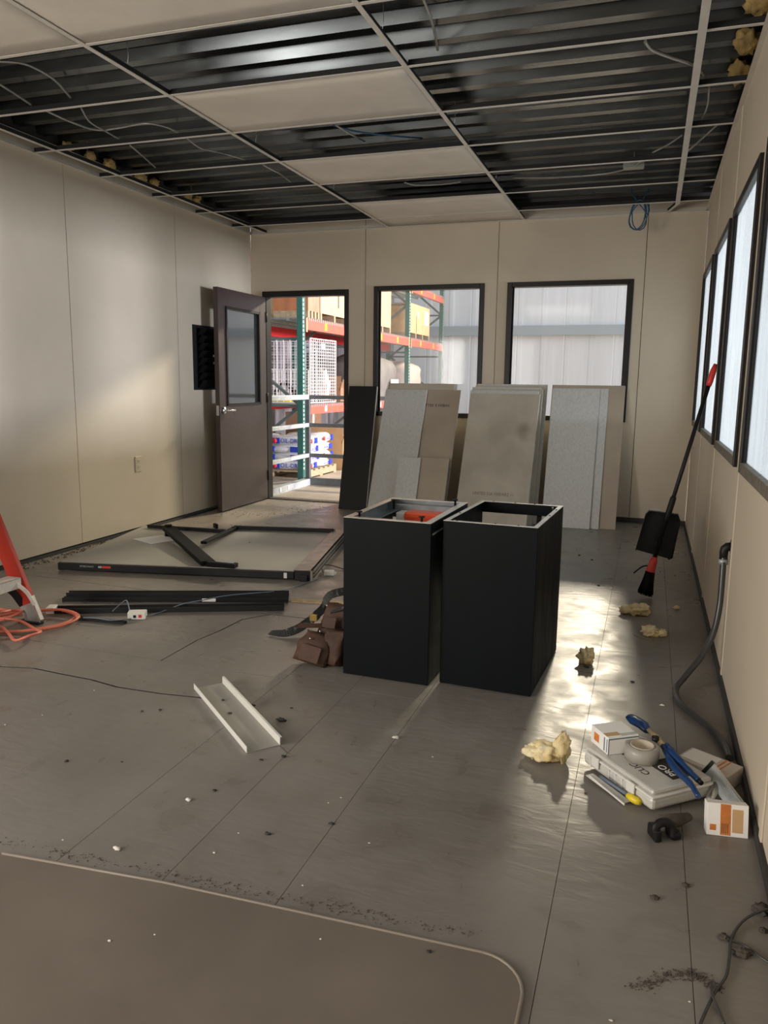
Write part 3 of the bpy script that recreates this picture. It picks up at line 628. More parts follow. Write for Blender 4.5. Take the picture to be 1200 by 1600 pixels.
MB().box(BL_-0.055, BL_+0.044, -0.018, 0.004, 0.004, 0.064).box(BL_-0.02, BL_+0.03, -0.035, -0.018, 0.0, 0.040).build('end_plug', blackpl, br, bevel=0.004)
MB().box(BL_+0.060, BL_+0.066, 0.0, BW_, 0.045, 0.052).box(BL_+0.060, BL_+0.066, 0.0, BW_, 0.020, 0.027).build('side_groove', board_rail, br)
MB().box(BL_-0.125, BL_-0.105, -0.011, -0.008, 0.012, 0.046).build('white_clip', white_m, br)
MR = Matrix.Translation((0, -0.0085, 0.034)) @ Matrix.Rotation(PI/2, 4, 'X')
text('logo_lettering', 'EMBOARD', 0.016, MR @ Matrix.Translation((0.185, 0, 0)), galv, br, 1.25)
MB().box(0.262, 0.285, -0.0092, -0.008, 0.028, 0.040).build('logo_mark', galv, br)
MB().box(0.287, 0.345, -0.0092, -0.008, 0.027, 0.041).build('logo_mark', redlight_m, br, label='red logo block')
# sheet of paper on the board
pp = MB(); pc = [(-3.548, 4.740, 0.059), (-3.319, 4.635, 0.059), (-3.224, 4.846, 0.059), (-3.443, 4.940, 0.059)]
pp.prism([(p[0], p[1]) for p in pc], 0.0575, 0.0595); tag(pp.build('paper_sheet', paper_m), 'white paper sheet lying on the pale floor board', 'paper')
# black bent bracket lying across the board
def bar(name, p, q, w, h, m, par, up=(0,0,1), bev=0.003):
    p, q = Vector(p), Vector(q); d = q-p; L = d.length; d.normalize(); s = Vector(up).cross(d).normalized(); u = d.cross(s)
    return MB().box(0, L, -w/2, w/2, -h/2, h/2, frame(p, d, s, u)).build(name, m, par, bevel=bev)
ar = empty('mounting_bracket', label='black bent metal mounting bracket lying across the pale floor board', cat='bracket')
A0, A1, A2 = (-3.372, 4.930, 0.120), (-2.594, 4.210, 0.075), (-2.395, 4.214, 0.075)
bar('long_arm', A0, A1, 0.088, 0.03, black_mt, ar); bar('foot', A1, A2, 0.055, 0.028, black_mt, ar)
bar('foot_slot', (A1[0]+0.05, A1[1]+0.012, A1[2]+0.0155), (A2[0]-0.02, A2[1]+0.006, A2[2]+0.0155), 0.016, 0.003, galv, ar, bev=0)
B0, B1 = (-2.906, 4.665, 0.095), (-3.037, 5.324, 0.070)
bar('side_arm', B0, B1, 0.045, 0.02, black_mt, ar)
MB().tube([(A0[0], A0[1], 0.06), (A0[0], A0[1], 0.145)], 0.028, 12).build('pivot', black_mt, ar)
MB().tube([(B1[0], B1[1], 0.058), (B1[0], B1[1], 0.085)], 0.022, 12).build('pivot', black_mt, ar)
rr = empty('edge_rail', label='long dark rail lying along the far edge of the pale floor board', cat='rail')
bar('rail_bar', (-3.050, 5.349, 0.075), (-2.271, 5.524, 0.075), 0.03, 0.03, board_rail, rr)
MB().box(-0.018, 0.018, -0.012, 0.012, -0.010, 0.012, Matrix.Translation((-2.285, 5.531, 0.078))).build('end_cap', galv, rr, bevel=0.003)
rr = empty('edge_rail', label='short dark rail at the far left corner of the pale floor board', cat='rail')
bar('rail_bar', (-3.713, 5.152, 0.072), (-3.042, 5.196, 0.072), 0.022, 0.026, board_rail, rr)
MB().box(-0.03, 0.03, -0.01, 0.01, -0.006, 0.03, Matrix.Translation((-3.157, 5.248, 0.085)) @ Matrix.Rotation(-0.7, 4, 'Z')).build('tab', black_mt, rr, bevel=0.002)

# ---- dark rails on the floor
def channel(name, p, q, w, h, m, label, group=None, t=0.003, z=0.001, extra=None):
    p, q = Vector((p[0], p[1], 0)), Vector((q[0], q[1], 0)); d = q-p; L = d.length
    r = empty(name, (p.x, p.y, z), math.atan2(d.y, d.x), label, 'rail', group)
    MB().box(0, L, -w/2, w/2, 0, t).build('web', m, r); MB().box(0, L, -w/2, -w/2+t, t, h).build('flange', m, r); MB().box(0, L, w/2-t, w/2, t, h).build('flange', m, r)
    return r, L
gr_ = 'dark rails on the floor in front of the board'
r1, L = channel('dark_rail', (-3.045, 3.461, 0.000), (-1.887, 3.910, 0.000), 0.05, 0.035, board_rail, 'dark rail farthest from the viewer in the bundle on the floor', gr_)
r2, L = channel('dark_rail', (-3.024, 3.400, -0.000), (-1.851, 3.826, 0.000), 0.03, 0.022, blackpl, 'thin black rail tucked along the front of the farthest dark rail', gr_)
MB().box(L*0.62, L*0.68, -0.022, -0.014, 0.006, 0.022).build('white_sticker', paper_m, r2, label='small white sticker')
r3, L = channel('dark_rail', (-2.918, 3.206, 0.000), (-1.811, 3.695, 0.000), 0.06, 0.028, board_rail, 'dark grey rail nearest the viewer, with a white end piece by the ladder', gr_)
MB().box(-0.03, 0.012, -0.034, 0.034, 0.0, 0.034).build('white_end_piece', white_m, r3, bevel=0.003, label='white end piece')
r4, L = channel('short_dark_strip', (-2.710, 3.154, 0.000), (-2.444, 3.175, 0.000), 0.03, 0.012, blackpl, 'short black strip with blue cable ties beside the white data box', gr_)
# white double data outlet with its cable
q = (-2.447, 3.278, 0.000)
jo = empty('data_outlet_box', (q[0], q[1], 0.001), 0.45, 'small white data outlet box with a red jack on the floor by the rails', 'outlet box')
MB().box(-0.045, 0.045, -0.028, 0.028, 0, 0.038).build('box_body', white_m, jo, bevel=0.003)
MB().box(0.010, 0.026, -0.0295, -0.028, 0.010, 0.026).build('red_jack', redlight_m, jo); MB().box(-0.016, -0.002, -0.0295, -0.028, 0.010, 0.024).build('dark_jack', blackpl, jo)
wire('data_cable', [(-2.470, 3.247, 0.020), (-2.512, 3.296, 0.050), (-2.556, 3.333, 0.070), (-2.574, 3.297, 0.050), (-2.571, 3.241, 0.035)], 0.003, greywire, 'short grey-blue cable looping up from the white data box', 'cable')
wire('data_cable', [(-2.400, 3.290, 0.012), (-2.377, 3.404, 0.010), (-2.309, 3.480, 0.035), (-2.234, 3.551, 0.045), (-2.141, 3.697, 0.045), (-1.971, 3.908, 0.030), (-1.939, 4.114, 0.008), (-1.904, 4.299, 0.006), (-1.872, 4.406, 0.012)], 0.003, greywire, 'long grey-blue cable from the data box over the dark rails to the white connector', 'cable')
wire('data_cable', [(-2.670, 3.136, 0.020), (-2.592, 3.137, 0.025), (-2.507, 3.152, 0.020), (-2.446, 3.225, 0.012)], 0.003, greywire, 'short grey-blue cable along the black strip', 'cable')
q = (-1.871, 4.476, 0.000)
cb = empty('white_connector', (q[0], q[1], 0.001), 0.3, 'small white connector block on the floor right of the board', 'connector')
MB().box(-0.035, 0.03, -0.02, 0.02, 0, 0.032).build('connector_body', white_m, cb, bevel=0.004); MB().box(0.03, 0.042, -0.01, 0.01, 0.008, 0.022).build('plug', white_m, cb, bevel=0.002)
wire('data_cable', [(-1.911, 4.467, 0.015), (-1.980, 4.606, 0.020), (-1.947, 4.657, 0.020), (-1.823, 4.634, 0.006)], 0.003, blackpl, 'black lead curling behind the white connector block', 'cable')
q0, q1 = (-1.858, 3.865, 0.000), (-1.533, 3.908, 0.000)
d = Vector(q1)-Vector(q0)
wsp = MB().box(0, d.length, -0.03, 0.03, 0.0, 0.006, frame(Vector((q0[0], q0[1], 0)), d.normalized(), Vector((0,0,1)).cross(d.normalized()), Vector((0,0,1)))).build('raw_wood_strip', osb_m)
tag(wsp, 'short raw wood strip on the floor at the right end of the dark rails', 'wood strip')

# ---- leather tool belt
tb = empty('tool_belt', label='worn brown leather tool pouches with a speckled black belt beside the left cabinet', cat='tool belt')
def pouch(name, M, w, d, h, seed, m=leather_m):
    mb = MB(); n = 14; k = 9; vs = []; fs = []
    for j in range(k+1):
        v = j/k; f = (0.90 + 0.14*math.sin(PI*min(1, v*1.1)))*(1-0.14*v)
        for i in range(n):
            a = 2*PI*i/n; ca, sa = math.cos(a), math.sin(a)
            e = 0.36; x = w/2*f*math.copysign(abs(ca)**e, ca); y = d/2*f*math.copysign(abs(sa)**e, sa)*(0.75+0.35*math.sin(PI*v))
            nn = noise.noise(Vector((x*22+seed, y*22, v*2.5)))
            vs.append((x+nn*0.016, y+nn*0.022, h*v + nn*0.012*v))
    for j in range(k):
        for i in range(n): fs.append((j*n+i, j*n+(i+1)%n, (j+1)*n+(i+1)%n, (j+1)*n+i))
    q0_ = len(vs); vs += [(vs[k*n+i][0]*0.86, vs[k*n+i][1]*0.72, vs[k*n+i][2]-0.002) for i in range(n)]; vs += [(vs[k*n+i][0]*0.7, vs[k*n+i][1]*0.5, h*0.45) for i in range(n)]
    for j in range(2):
        A_, B_ = (k*n, q0_) if j == 0 else (q0_, q0_+n)
        for i in range(n): fs.append((A_+i, A_+(i+1)%n, B_+(i+1)%n, B_+i))
    fs.append(tuple(reversed(range(n)))); fs.append(tuple(q0_+n+i for i in range(n)))
    mb._add(vs, fs, M, 0, True); return mb.build(name, m, tb)
q = (-1.312, 2.879, 0.000)
def PM(x, y, z, rz, rx, ry=0): return Matrix.Translation((x,y,z)) @ Matrix.Rotation(rz, 4, 'Z') @ Matrix.Rotation(rx, 4, 'X') @ Matrix.Rotation(ry, 4, 'Y')
pouch('nail_pouch', PM(-1.335, 2.975, 0.008, 0.1, -0.35, 0.2), 0.155, 0.085, 0.135, 1)
MB().box(-0.045, 0.045, -0.004, 0.0, 0.0, 0.07, PM(-1.325, 2.925, 0.035, 0.1, -0.35, 0.2)).build('stitched_patch', leather_m, tb, bevel=0.002)
MB().box(-0.03, 0.03, -0.004, 0.0, 0.0, 0.05, PM(-1.27, 3.025, 0.16, 0.05, -0.3, 0.1)).build('small_loop', leather_m, tb, bevel=0.002)
pouch('small_pouch', PM(-1.245, 3.0, 0.008, -0.1, -0.25, 0.1), 0.095, 0.07, 0.155, 5)
pouch('main_pouch', PM(-1.275, 3.07, 0.03, 0.05, -0.30, 0.12), 0.155, 0.07, 0.22, 9)
pouch('side_pouch', PM(-1.205, 3.08, 0.01, -0.2, -0.15, 0.05), 0.06, 0.10, 0.22, 13)
MB().box(-0.055, 0.055, -0.002, 0.002, 0, 0.03, PM(-1.36, 3.03, 0.15, 0.35, -1.2)).build('flap', leather_m, tb, bevel=0.002)
for c in ((-1.292, 2.985, 0.155), (-1.33, 2.965, 0.125)): MB().blob(c, (0.006, 0.006, 0.006), 1, 0, 1, 1).build('rivet', steel, tb)
def ribbon(name, pts, w, t, m, par, tilt=0.3, n=6):
    P = crv(pts, n); mb = MB(); vs = []; N = len(P)
    for i, p in enumerate(P):
        d = (P[min(i+1,N-1)] - P[max(i-1,0)]).normalized(); s = Vector((0,0,1)).cross(d).normalized(); u = d.cross(s)
        a = tilt if not callable(tilt) else tilt(i/(N-1)); wd = (s*math.sin(a) + u*math.cos(a)).normalized(); nn = d.cross(wd)
        for A, B in ((-1,-1),(1,-1),(1,1),(-1,1)): vs.append(p + wd*(w/2*A) + nn*(t/2*B))
    fs = []
    for i in range(N-1):
        for j in range(4): fs.append((i*4+j, i*4+(j+1)%4, (i+1)*4+(j+1)%4, (i+1)*4+j))
    fs += [(3,2,1,0), tuple((N-1)*4+j for j in range(4))]
    mb._add(vs, fs); return mb.build(name, m, par)
ribbon('webbing_strap', [(-1.686, 3.283, 0.012), (-1.607, 3.283, 0.018), (-1.557, 3.331, 0.032), (-1.527, 3.385, 0.055), (-1.491, 3.420, 0.085)], 0.042, 0.004, webbing, tb, lambda t: 1.2*(1-t)**2 + 0.25)
ribbon('webbing_strap', [(-1.494, 3.396, 0.085), (-1.478, 3.453, 0.110), (-1.492, 3.521, 0.130), (-1.491, 3.611, 0.140), (-1.445, 3.749, 0.130)], 0.042, 0.004, webbing, tb, 0.45)
MB().box(-0.02, 0.02, -0.006, 0.006, -0.018, 0.018, Matrix.Translation((-1.503, 3.393, 0.075))).build('buckle', brass_m, tb, bevel=0.003, label='dull brass buckle')
MB().box(-0.02, 0.012, -0.004, 0.004, -0.02, 0.02, Matrix.Translation((-1.469, 3.481, 0.100))).build('buckle', steel, tb, bevel=0.003, label='steel buckle')
ribbon('inner_strap', [(-1.29, 3.10, 0.215), (-1.23, 3.11, 0.235), (-1.175, 3.13, 0.25)], 0.03, 0.004, webbing, tb, 1.0)

# ---- pale metal channel on the floor
p, q = Vector((-1.622, 2.612, 0)), Vector((-1.158, 2.197, 0)); d = q-p
wc = empty('metal_channel', (p.x, p.y, 0.001), math.atan2(d.y, d.x), 'dusty white metal channel lying alone on the open floor', 'channel')
MB().box(0, d.length, -0.058, 0.058, 0, 0.002).build('web', board_face, wc); MB().box(0, d.length, -0.060, -0.058, 0, 0.022).build('flange', white_m, wc)
MB().box(0, d.length, 0.058, 0.060, 0, 0.030).box(0, d.length, 0.060, 0.066, 0.028, 0.030).build('flange', white_m, wc)
for (a, b) in ((0.17, 0.005), (0.30, -0.01)): MB().blob((a, b, 0.004), (0.010, 0.007, 0.004), int(a*100), 0.5, 2, 1).build('dirt_spot', dust_m, wc)

# ---- spray foam chunks on the floor
def foam(c, rad, seed, label, extra=()):
    mb = MB().blob((c[0], c[1], rad[2]*0.85), rad, seed, 0.6, 1.3, 4, floor=0.001)
    for (ox, oy, r, h) in extra: mb.blob((c[0]+ox, c[1]+oy, h), r, seed+5, 0.6, 2, 3, floor=0.001)
    return tag(mb.build('foam_chunk', foam_m), label, 'foam', 'torn foam chunks on the floor')
foam((-0.258, 2.459, 0.000), (0.055, 0.04, 0.030), 3, 'large torn pale yellow foam chunk nearest the white tool case', [(0.055, 0.0, (0.026,0.025,0.055), 0.045), (-0.04, 0.0, (0.03, 0.028, 0.02), 0.02)])
foam((-0.196, 3.429, 0.000), (0.034, 0.034, 0.038), 8, 'small round foam chunk on the shiny floor patch right of the cabinets')
foam((0.011, 4.281, 0.000), (0.048, 0.038, 0.034), 12, 'yellow foam chunk nearest the broom bristles', [(-0.065, 0.0, (0.033, 0.03, 0.024), 0.022)])
foam((0.071, 3.937, 0.000), (0.038, 0.032, 0.026), 17, 'pale foam chunk between the broom and the hose', [(0.055, 0.006, (0.024, 0.02, 0.018), 0.018)])
foam((0.211, 4.473, 0.000), (0.015, 0.011, 0.011), 23, 'tiny foam crumb right of the broom')

# ---- step ladder
ld = empty('step_ladder', label='red step ladder with white aluminium steps at the left edge of the photo', cat='ladder')
def lad_side(y, s):
    b, t = Vector((-2.84, y, 0.03)), Vector((-3.46, y, 1.45)); d = (t-b).normalized(); n = Vector((0, 1, 0)); u = d.cross(n)
    if u.x < 0: u = -u
    M = frame(b, d, u, u.cross(d) if False else d.cross(u)); L = (t-b).length
    m = MB().box(0, L, -0.088, 0, -0.002, 0.002, M).build('rail_web', red_m, ld)
    yy = (0.002, 0.024) if True else 0
    k = 1 if (M.to_3x3() @ Vector((0,0,1))).y*s > 0 else -1
    a0, a1 = sorted((0.0, 0.022*k)); MB().box(0.0, L, -0.004, 0.0, a0, a1, M).build('rail_flange', red_m, ld); MB().box(0.0, L, -0.088, -0.084, a0, a1, M).build('rail_flange', red_m, ld)
    MB().box(-0.01, 0.12, -0.0, 0.004, a0, a1, M).build('shoe_front', alu_m, ld)
    MB().box(-0.02, 0.09, -0.085, 0.0, -0.006, -0.003, M).build('shoe_side', galv, ld)
    MB().box(-0.10, 0.03, -0.02, 0.02, -0.03, -0.018, Matrix.Translation((b.x-0.02, y, 0.031))).build('rubber_foot', blackpl, ld, bevel=0.003)
    # rear leg
    rb, rt = Vector((-3.80, y*1.0, 0.02)), Vector((-3.50, y, 1.40)); d2 = (rt-rb).normalized(); 
    MB().box(0, (rt-rb).length, -0.03, 0.0, -0.012, 0.012, frame(rb, d2, d2.cross(Vector((0,1,0))), Vector((0,1,0)))).build('rear_leg', red_m, ld)
    # curved black gusset brace under the lowest step
    g = [b + d*0.10 + u*-0.075, b + d*0.17 + u*-0.10, b + d*0.245 + u*-0.16]
    g = [b + Vector((-0.10, 0.0, 0.06)), b + Vector((-0.125, -0.04*s, 0.14)), b + Vector((-0.15, -0.10*s, 0.185)), b + Vector((-0.16, -0.16*s, 0.20))]
    ribbon('knee_brace', g, 0.035, 0.004, blackpl, ld, 0.1)
    g = [b + Vector((-0.02, -0.006*s, 0.07)), b + Vector((-0.055, -0.02*s, 0.14)), b + Vector((-0.10, -0.05*s, 0.19))]
    ribbon('knee_brace', g, 0.02, 0.003, alu_m, ld, 0.1)
lad_side(3.02, 1); lad_side(2.56, -1)
for i in range(4):
    z = 0.235 + 0.30*i; x = -2.84 - 0.62*(z-0.03)/1.42
    st = MB().box(x-0.075, x+0.004, 2.575, 3.005, z, z+0.003).box(x+0.001, x+0.004, 2.575, 3.005, z-0.05, z+0.003).box(x-0.075, x-0.072, 2.575, 3.005, z-0.02, z)
    st.build('step', alu_m, ld, bevel=0.0008)
MB().box(-3.56, -3.42, 2.53, 3.05, 1.44, 1.475).build('top_cap', red_m, ld, bevel=0.006)

# ---- extension cord coils around the ladder foot
pts = []
base = [(-3.05, 2.78), (-2.84, 2.86), (-2.72, 3.02), (-2.745, 3.17), (-2.90, 3.20), (-3.06, 3.10), (-3.10, 2.92), (-2.98, 2.80), (-2.80, 2.84), (-2.69, 3.0), (-2.70, 3.14), (-2.86, 3.17), (-3.02, 3.05), (-3.02, 2.90), (-2.88, 2.82), (-2.80, 2.78), (-2.72, 2.735), (-2.66, 2.755), (-2.66, 2.83), (-2.76, 2.90), (-2.90, 2.93), (-3.06, 2.88), (-3.15, 2.95), (-3.05, 3.06), (-2.93, 3.0), (-2.98, 2.88), (-3.10, 2.84), (-3.20, 2.90), (-3.22, 3.02), (-3.12, 3.08), (-3.0, 2.98), (-3.04, 2.82), (-3.15, 2.78)]
for i, (x, y) in enumerate(base): pts.append((x, y, 0.009 + 0.0022*i*(0.3+0.7*(math.sin(i*1.9)*0.5+0.5))))
wire('extension_cord', pts, 0.0068, cord_m, 'faded orange extension cord coiled around the foot of the red ladder', 'cord', n=8)

# ---- wall things
q = (XL, 5.298, 0.545)
wo = empty('wall_outlet', q, 0, 'ivory duplex outlet plate on the left wall', 'outlet')
MB().box(0, 0.006, -0.040, 0.040, -0.062, 0.062).build('cover_plate', outlet_m, wo, bevel=0.002)
for z in (-0.024, 0.024): MB().box(0.006, 0.008, -0.017, 0.017, z-0.015, z+0.015).build('receptacle', outlet_m, wo, bevel=0.0008)
for z in (-0.024, 0.024): MB().box(0.008, 0.0083, -0.008, -0.005, z-0.006, z+0.006).box(0.008, 0.0083, 0.005, 0.008, z-0.006, z+0.006).build('slot', ink_m, wo)
fr_ = empty('wall_file_rack', (XL, 6.335, 1.13), 0, 'black slanted pocket file rack on the left wall behind the open door', 'file rack')
MB().box(0, 0.006, -0.19, 0.17, 0, 0.575).build('back_plate', blackpl, fr_)
for i in range(8):
    z = 0.015 + i*0.066
    M = Matrix.Translation((0.006, 0, z)) @ Matrix.Rotation(math.radians(38), 4, 'Y')
    MB().box(-0.001, 0.002, -0.13, 0.17, 0, 0.092, M).build('pocket', black_mt, fr_)
MB().box(0.006, 0.085, 0.165, 0.17, 0, 0.56).build('side_plate', blackpl, fr_)
for z in (0.235, 0.30): MB().box(0.062, 0.065, 0.05, 0.075, z, z+0.018).build('label', paper_m, fr_)

# ---- broom and long-handled dustpan leaning on the right window sill
bs, bt = Vector((0.028, 4.66, 0.004)), Vector((0.330, 4.785, 1.345)); bd_ = (bt-bs).normalized(); BLn = (bt-bs).length
sd = bd_.cross(Vector((0,1,0))).normalized(); BMx = frame(bs, sd, bd_.cross(sd), bd_)
CS = -1 if sd.x > 0 else 1
bm_ = empty('broom', label='black broom with red collar and red handle tip leaning against the right window', cat='broom')
MB().tube([bs + bd_*0.22, bs + bd_*(BLn-0.12)], 0.0115, 12).build('handle', blackpl, bm_)
MB().tube([bs + bd_*(BLn-0.125), bs + bd_*(BLn-0.10), bs + bd_*(BLn-0.04), bs + bd_*BLn], [0.0145, 0.017, 0.017, 0.009], 14).build('grip_tip', redlight_m, bm_, label='red grip tip')
MB().tube([bs + bd_*0.46, bs + bd_*0.47, bs + bd_*0.60, bs + bd_*0.61], [0.013, 0.0175, 0.0175, 0.013], 12).build('handle_sleeve', blackpl, bm_)
MB().tube([bs + bd_*0.155, bs + bd_*0.16, bs + bd_*0.22, bs + bd_*0.245], [0.034, 0.031, 0.026, 0.017], 14, flat=0.85).build('collar', redlight_m, bm_, label='red collar')
mb = MB(); n = 150
for i in range(n):
    a = 2*PI*random.random(); rr_ = math.sqrt(random.random())
    t0 = BMx @ Vector((0.024*rr_*math.cos(a), 0.018*rr_*math.sin(a), 0.16)); t1 = BMx @ Vector((0.045*rr_*math.cos(a)-0.008, 0.030*rr_*math.sin(a), 0.012+0.02*random.random()))
    t1.z = max(t1.z, 0.003); mb.tube([t0, (t0+t1)/2 + Vector((0.003*math.cos(a), 0.003, 0)), t1], [0.003, 0.003, 0.002], 4)
mb.build('bristles', black_mt, bm_, kind='stuff')
MB().tube([BMx @ Vector((0, 0, 0.165)), BMx @ Vector((-0.004, 0, 0.08)), BMx @ Vector((-0.008, 0, 0.03))], [0.027, 0.032, 0.034], 12, flat=0.7).build('bristle_core', black_mt, bm_)
MB().tube(crv([BMx @ Vector((0.02*CS, 0, 0.185)), BMx @ Vector((0.05*CS, 0, 0.17)), BMx @ Vector((0.085*CS, 0, 0.12))]), 0.0045, 6).build('clip', blackpl, bm_)
dp = empty('dustpan', label='black plastic dustpan clipped upright on the broom handle', cat='dustpan')
du = (bd_ + Vector((0,0,0.7))).normalized(); ds = du.cross(Vector((0,1,0))).normalized()
DMx = frame(bs + bd_*0.275 + Vector((0.0, 0.020, 0)), ds, du.cross(ds), du)
if (DMx.to_3x3() @ Vector((0,1,0))).y < 0: DMx = DMx @ Matrix.Rotation(PI, 4, 'Z')
sg = 1 if (DMx.to_3x3() @ Vector((1,0,0))).x > 0 else -1
def DP(x, y, z): return DMx @ Vector((x*sg, y, z))
outl = [(-0.115, -0.02), (0.075, -0.035), (0.095, -0.02), (0.095, 0.20), (0.075, 0.235), (-0.085, 0.225), (-0.10, 0.20)]
def slab(mb, pts, y0, y1):
    n = len(pts); vs = [DP(x, y0, z) for x, z in pts] + [DP(x, y1, z) for x, z in pts]
    mb._add(vs, [tuple(range(n)), tuple(reversed(range(n, 2*n)))] + [(i, (i+1)%n, (i+1)%n+n, i+n) for i in range(n)]); return mb
slab(MB(), outl, 0.045, 0.049).build('pan_plate', blackpl, dp)
rim_ = MB()
for a, b in zip(outl[1:-1], outl[2:]):
    slab(rim_, [a, b, ((b[0])*0.97, b[1]*0.985), ((a[0])*0.97, a[1]*0.985)], -0.005, 0.049)
a, b = outl[-1], outl[0]; slab(rim_, [a, b, (b[0]+0.004, b[1]), (a[0]+0.004, a[1])], 0.0, 0.049)
rim_.build('pan_wall', blackpl, dp)
slab(MB(), [(-0.075,0.232),(-0.015,0.238),(-0.015,0.243),(-0.075,0.237)], -0.004, 0.03).build('pan_lip', galv, dp, label='worn pale top edge')
slab(MB(), [(-0.016, 0.03), (0.016, 0.03), (0.016, 0.06), (-0.016, 0.06)], -0.006, 0.046).build('handle_clip', blackpl, dp)

# ---- conduit hose from the right wall down to the floor
hs = empty('flexible_hose', label='dark flexible conduit hose coming out of the right wall and bending onto the floor', cat='hose')
hp = [(0.328, 3.440, 0.548), (0.328, 3.420, 0.436), (0.325, 3.400, 0.318), (0.307, 3.370, 0.214), (0.267, 3.330, 0.126), (0.210, 3.270, 0.057), (0.171, 3.194, 0.020), (0.182, 3.066, 0.016), (0.230, 2.959, 0.016), (0.282, 2.852, 0.016), (0.315, 2.732, 0.016), (0.323, 2.638, 0.016)]
hp = [(min(p[0], XR-0.018), p[1], max(p[2], 0.014)) for p in hp]
MB().tube(crv(hp, 10), 0.0125, 12).build('hose_tube', hose_m, hs)
e0 = Vector(hp[0])
MB().tube([e0 + Vector((0,0,-0.04)), e0 + Vector((0,0,0.0)), e0 + Vector((0.002,0.0,0.012)), e0 + Vector((0.012,0.0,0.022)), (XR-0.001, e0.y, e0.z+0.024)], [0.016, 0.0175, 0.018, 0.018, 0.018], 14).build('elbow', blackpl, hs)
MB().tube([e0 + Vector((0,0,-0.052)), e0 + Vector((0,0,-0.030))], 0.020, 10).build('coupling_nut', galv, hs)
MB().lathe([(0,0),(0.03,0),(0.03,0.004),(0,0.004)], Matrix.Translation((XR-0.0045, e0.y, e0.z+0.024)) @ Matrix.Rotation(PI/2, 4, 'Y'), 18).build('wall_flange', blackpl, hs)

# ---- pile on the right: plastic case and the things on and around it
CO = Vector((0.080, 2.215, 0.012)); ca = Vector((-0.664, 0.748, 0)).normalized(); cbv = Vector((0,0,1)).cross(ca)
if cbv.x < 0: cbv = -cbv
rzc = math.atan2(ca.y, ca.x)
# local frame: x along ca, y along the in-plane perpendicular (towards the viewer's left is -)
CM = frame(CO, ca, Vector((0,0,1)).cross(ca), Vector((0,0,1)))
s_ = 1 if (Vector((0,0,1)).cross(ca)).dot(cbv) > 0 else -1
CL, CW, CH = 0.318, 0.233, 0.060
def CB(mb, x0, x1, y0, y1, z0, z1): a, b = sorted((y0*s_, y1*s_)); return mb.box(x0, x1, a, b, z0, z1, CM)
case = empty('plastic_case', label='cloudy white plastic organiser case on the floor at the right wall', cat='case')
CB(MB(), 0, CL, 0, CW, 0, CH*0.62).build('case_base', clear_m, case, bevel=0.010)
CB(MB(), -0.004, CL+0.004, -0.004, CW+0.004, CH*0.62, CH*0.74).build('case_rim', white_m, case, bevel=0.003)
CB(MB(), 0.004, CL-0.004, 0.004, CW-0.004, CH*0.74, CH).build('case_lid', clear_m, case, bevel=0.009)
for x in (0.07, 0.235): CB(MB(), x, x+0.035, -0.009, -0.003, 0.015, 0.05).build('latch', white_m, case, bevel=0.002)
for x in (0.10, 0.13, 0.16, 0.19, 0.28): CB(MB(), x, x+0.004, -0.0015, 0.001, 0.006, 0.035).build('case_rib', white_m, case)
def TT(x, y): return CM @ Matrix.Translation((x, y*s_, CH+0.0002)) 
CB(MB(), 0.035, 0.15, 0.105, 0.185, CH, CH+0.0008).build('black_label', ink_m, case)
TR = Matrix.Rotation(0 if s_ < 0 else PI, 4, 'Z')
text('label_lettering', 'PRO', 0.036, TT(0.085, 0.130) @ Matrix.Translation((0,0,0.0008)) @ TR, paper_m, case, 1.0)
text('lid_lettering', 'CLIC', 0.034, TT(0.125, 0.060) @ TR, ink_m, case, 1.05)
text('lid_lettering', 'ABNE', 0.018, TT(0.235, 0.075) @ TR, ink_m, case, 1.0)
def on_case(x, y, z=0.0): return CM @ Vector((x, y*s_, CH + z))
zt = CO.z + CH
# small carton on the case
p0, p1, p2 = Vector((-0.108, 2.492, 0)), Vector((-0.056, 2.402, 0)), Vector((0.034, 2.462, 0))
dx_ = (p2-p1).normalized(); bxr = math.atan2(dx_.y, dx_.x)
cbx = empty('small_carton', (p1.x, p1.y, zt+0.001), bxr, 'small white carton with blue and orange print on the back corner of the case', 'carton')
MB().box(0, 0.108, 0, 0.104, 0, 0.058).build('carton_body', paper_m, cbx, bevel=0.0015)
MB().box(0, 0.108, -0.0006, 0, 0.050, 0.054).box(0.0, 0.003, -0.0006, 0, 0, 0.05).build('blue_stripe', greywire, cbx)
MB().box(-0.0006, 0, 0.02, 0.026, 0.006, 0.050).box(-0.0006, 0, 0.006, 0.010, 0.006, 0.050).build('side_stripe', greywire, cbx)
MB().box(0.0, 0.05, 0.012, 0.034, 0.058, 0.0586).build('printed_picture', card_m, cbx); MB().box(0.05, 0.108, 0.006, 0.022, 0.058, 0.0586).build('printed_band', galv, cbx)
MB().box(-0.0006, 0, 0.055, 0.085, 0.015, 0.042).build('printed_picture', rust_m, cbx)
# tape roll
tp = empty('tape_roll', (0.045, 2.418, zt+0.001), 0, 'grey roll of tape lying on the white case', 'tape roll')
MB().lathe([(0.036,0.001),(0.052,0.001),(0.0525,0.022),(0.052,0.045),(0.036,0.045),(0.036,0.001)], None, 36).build('tape_wound', taped, tp)
MB().lathe([(0.033,0.002),(0.036,0.002),(0.036,0.047),(0.033,0.047),(0.033,0.002)], None, 36).build('core', wall_m, tp)
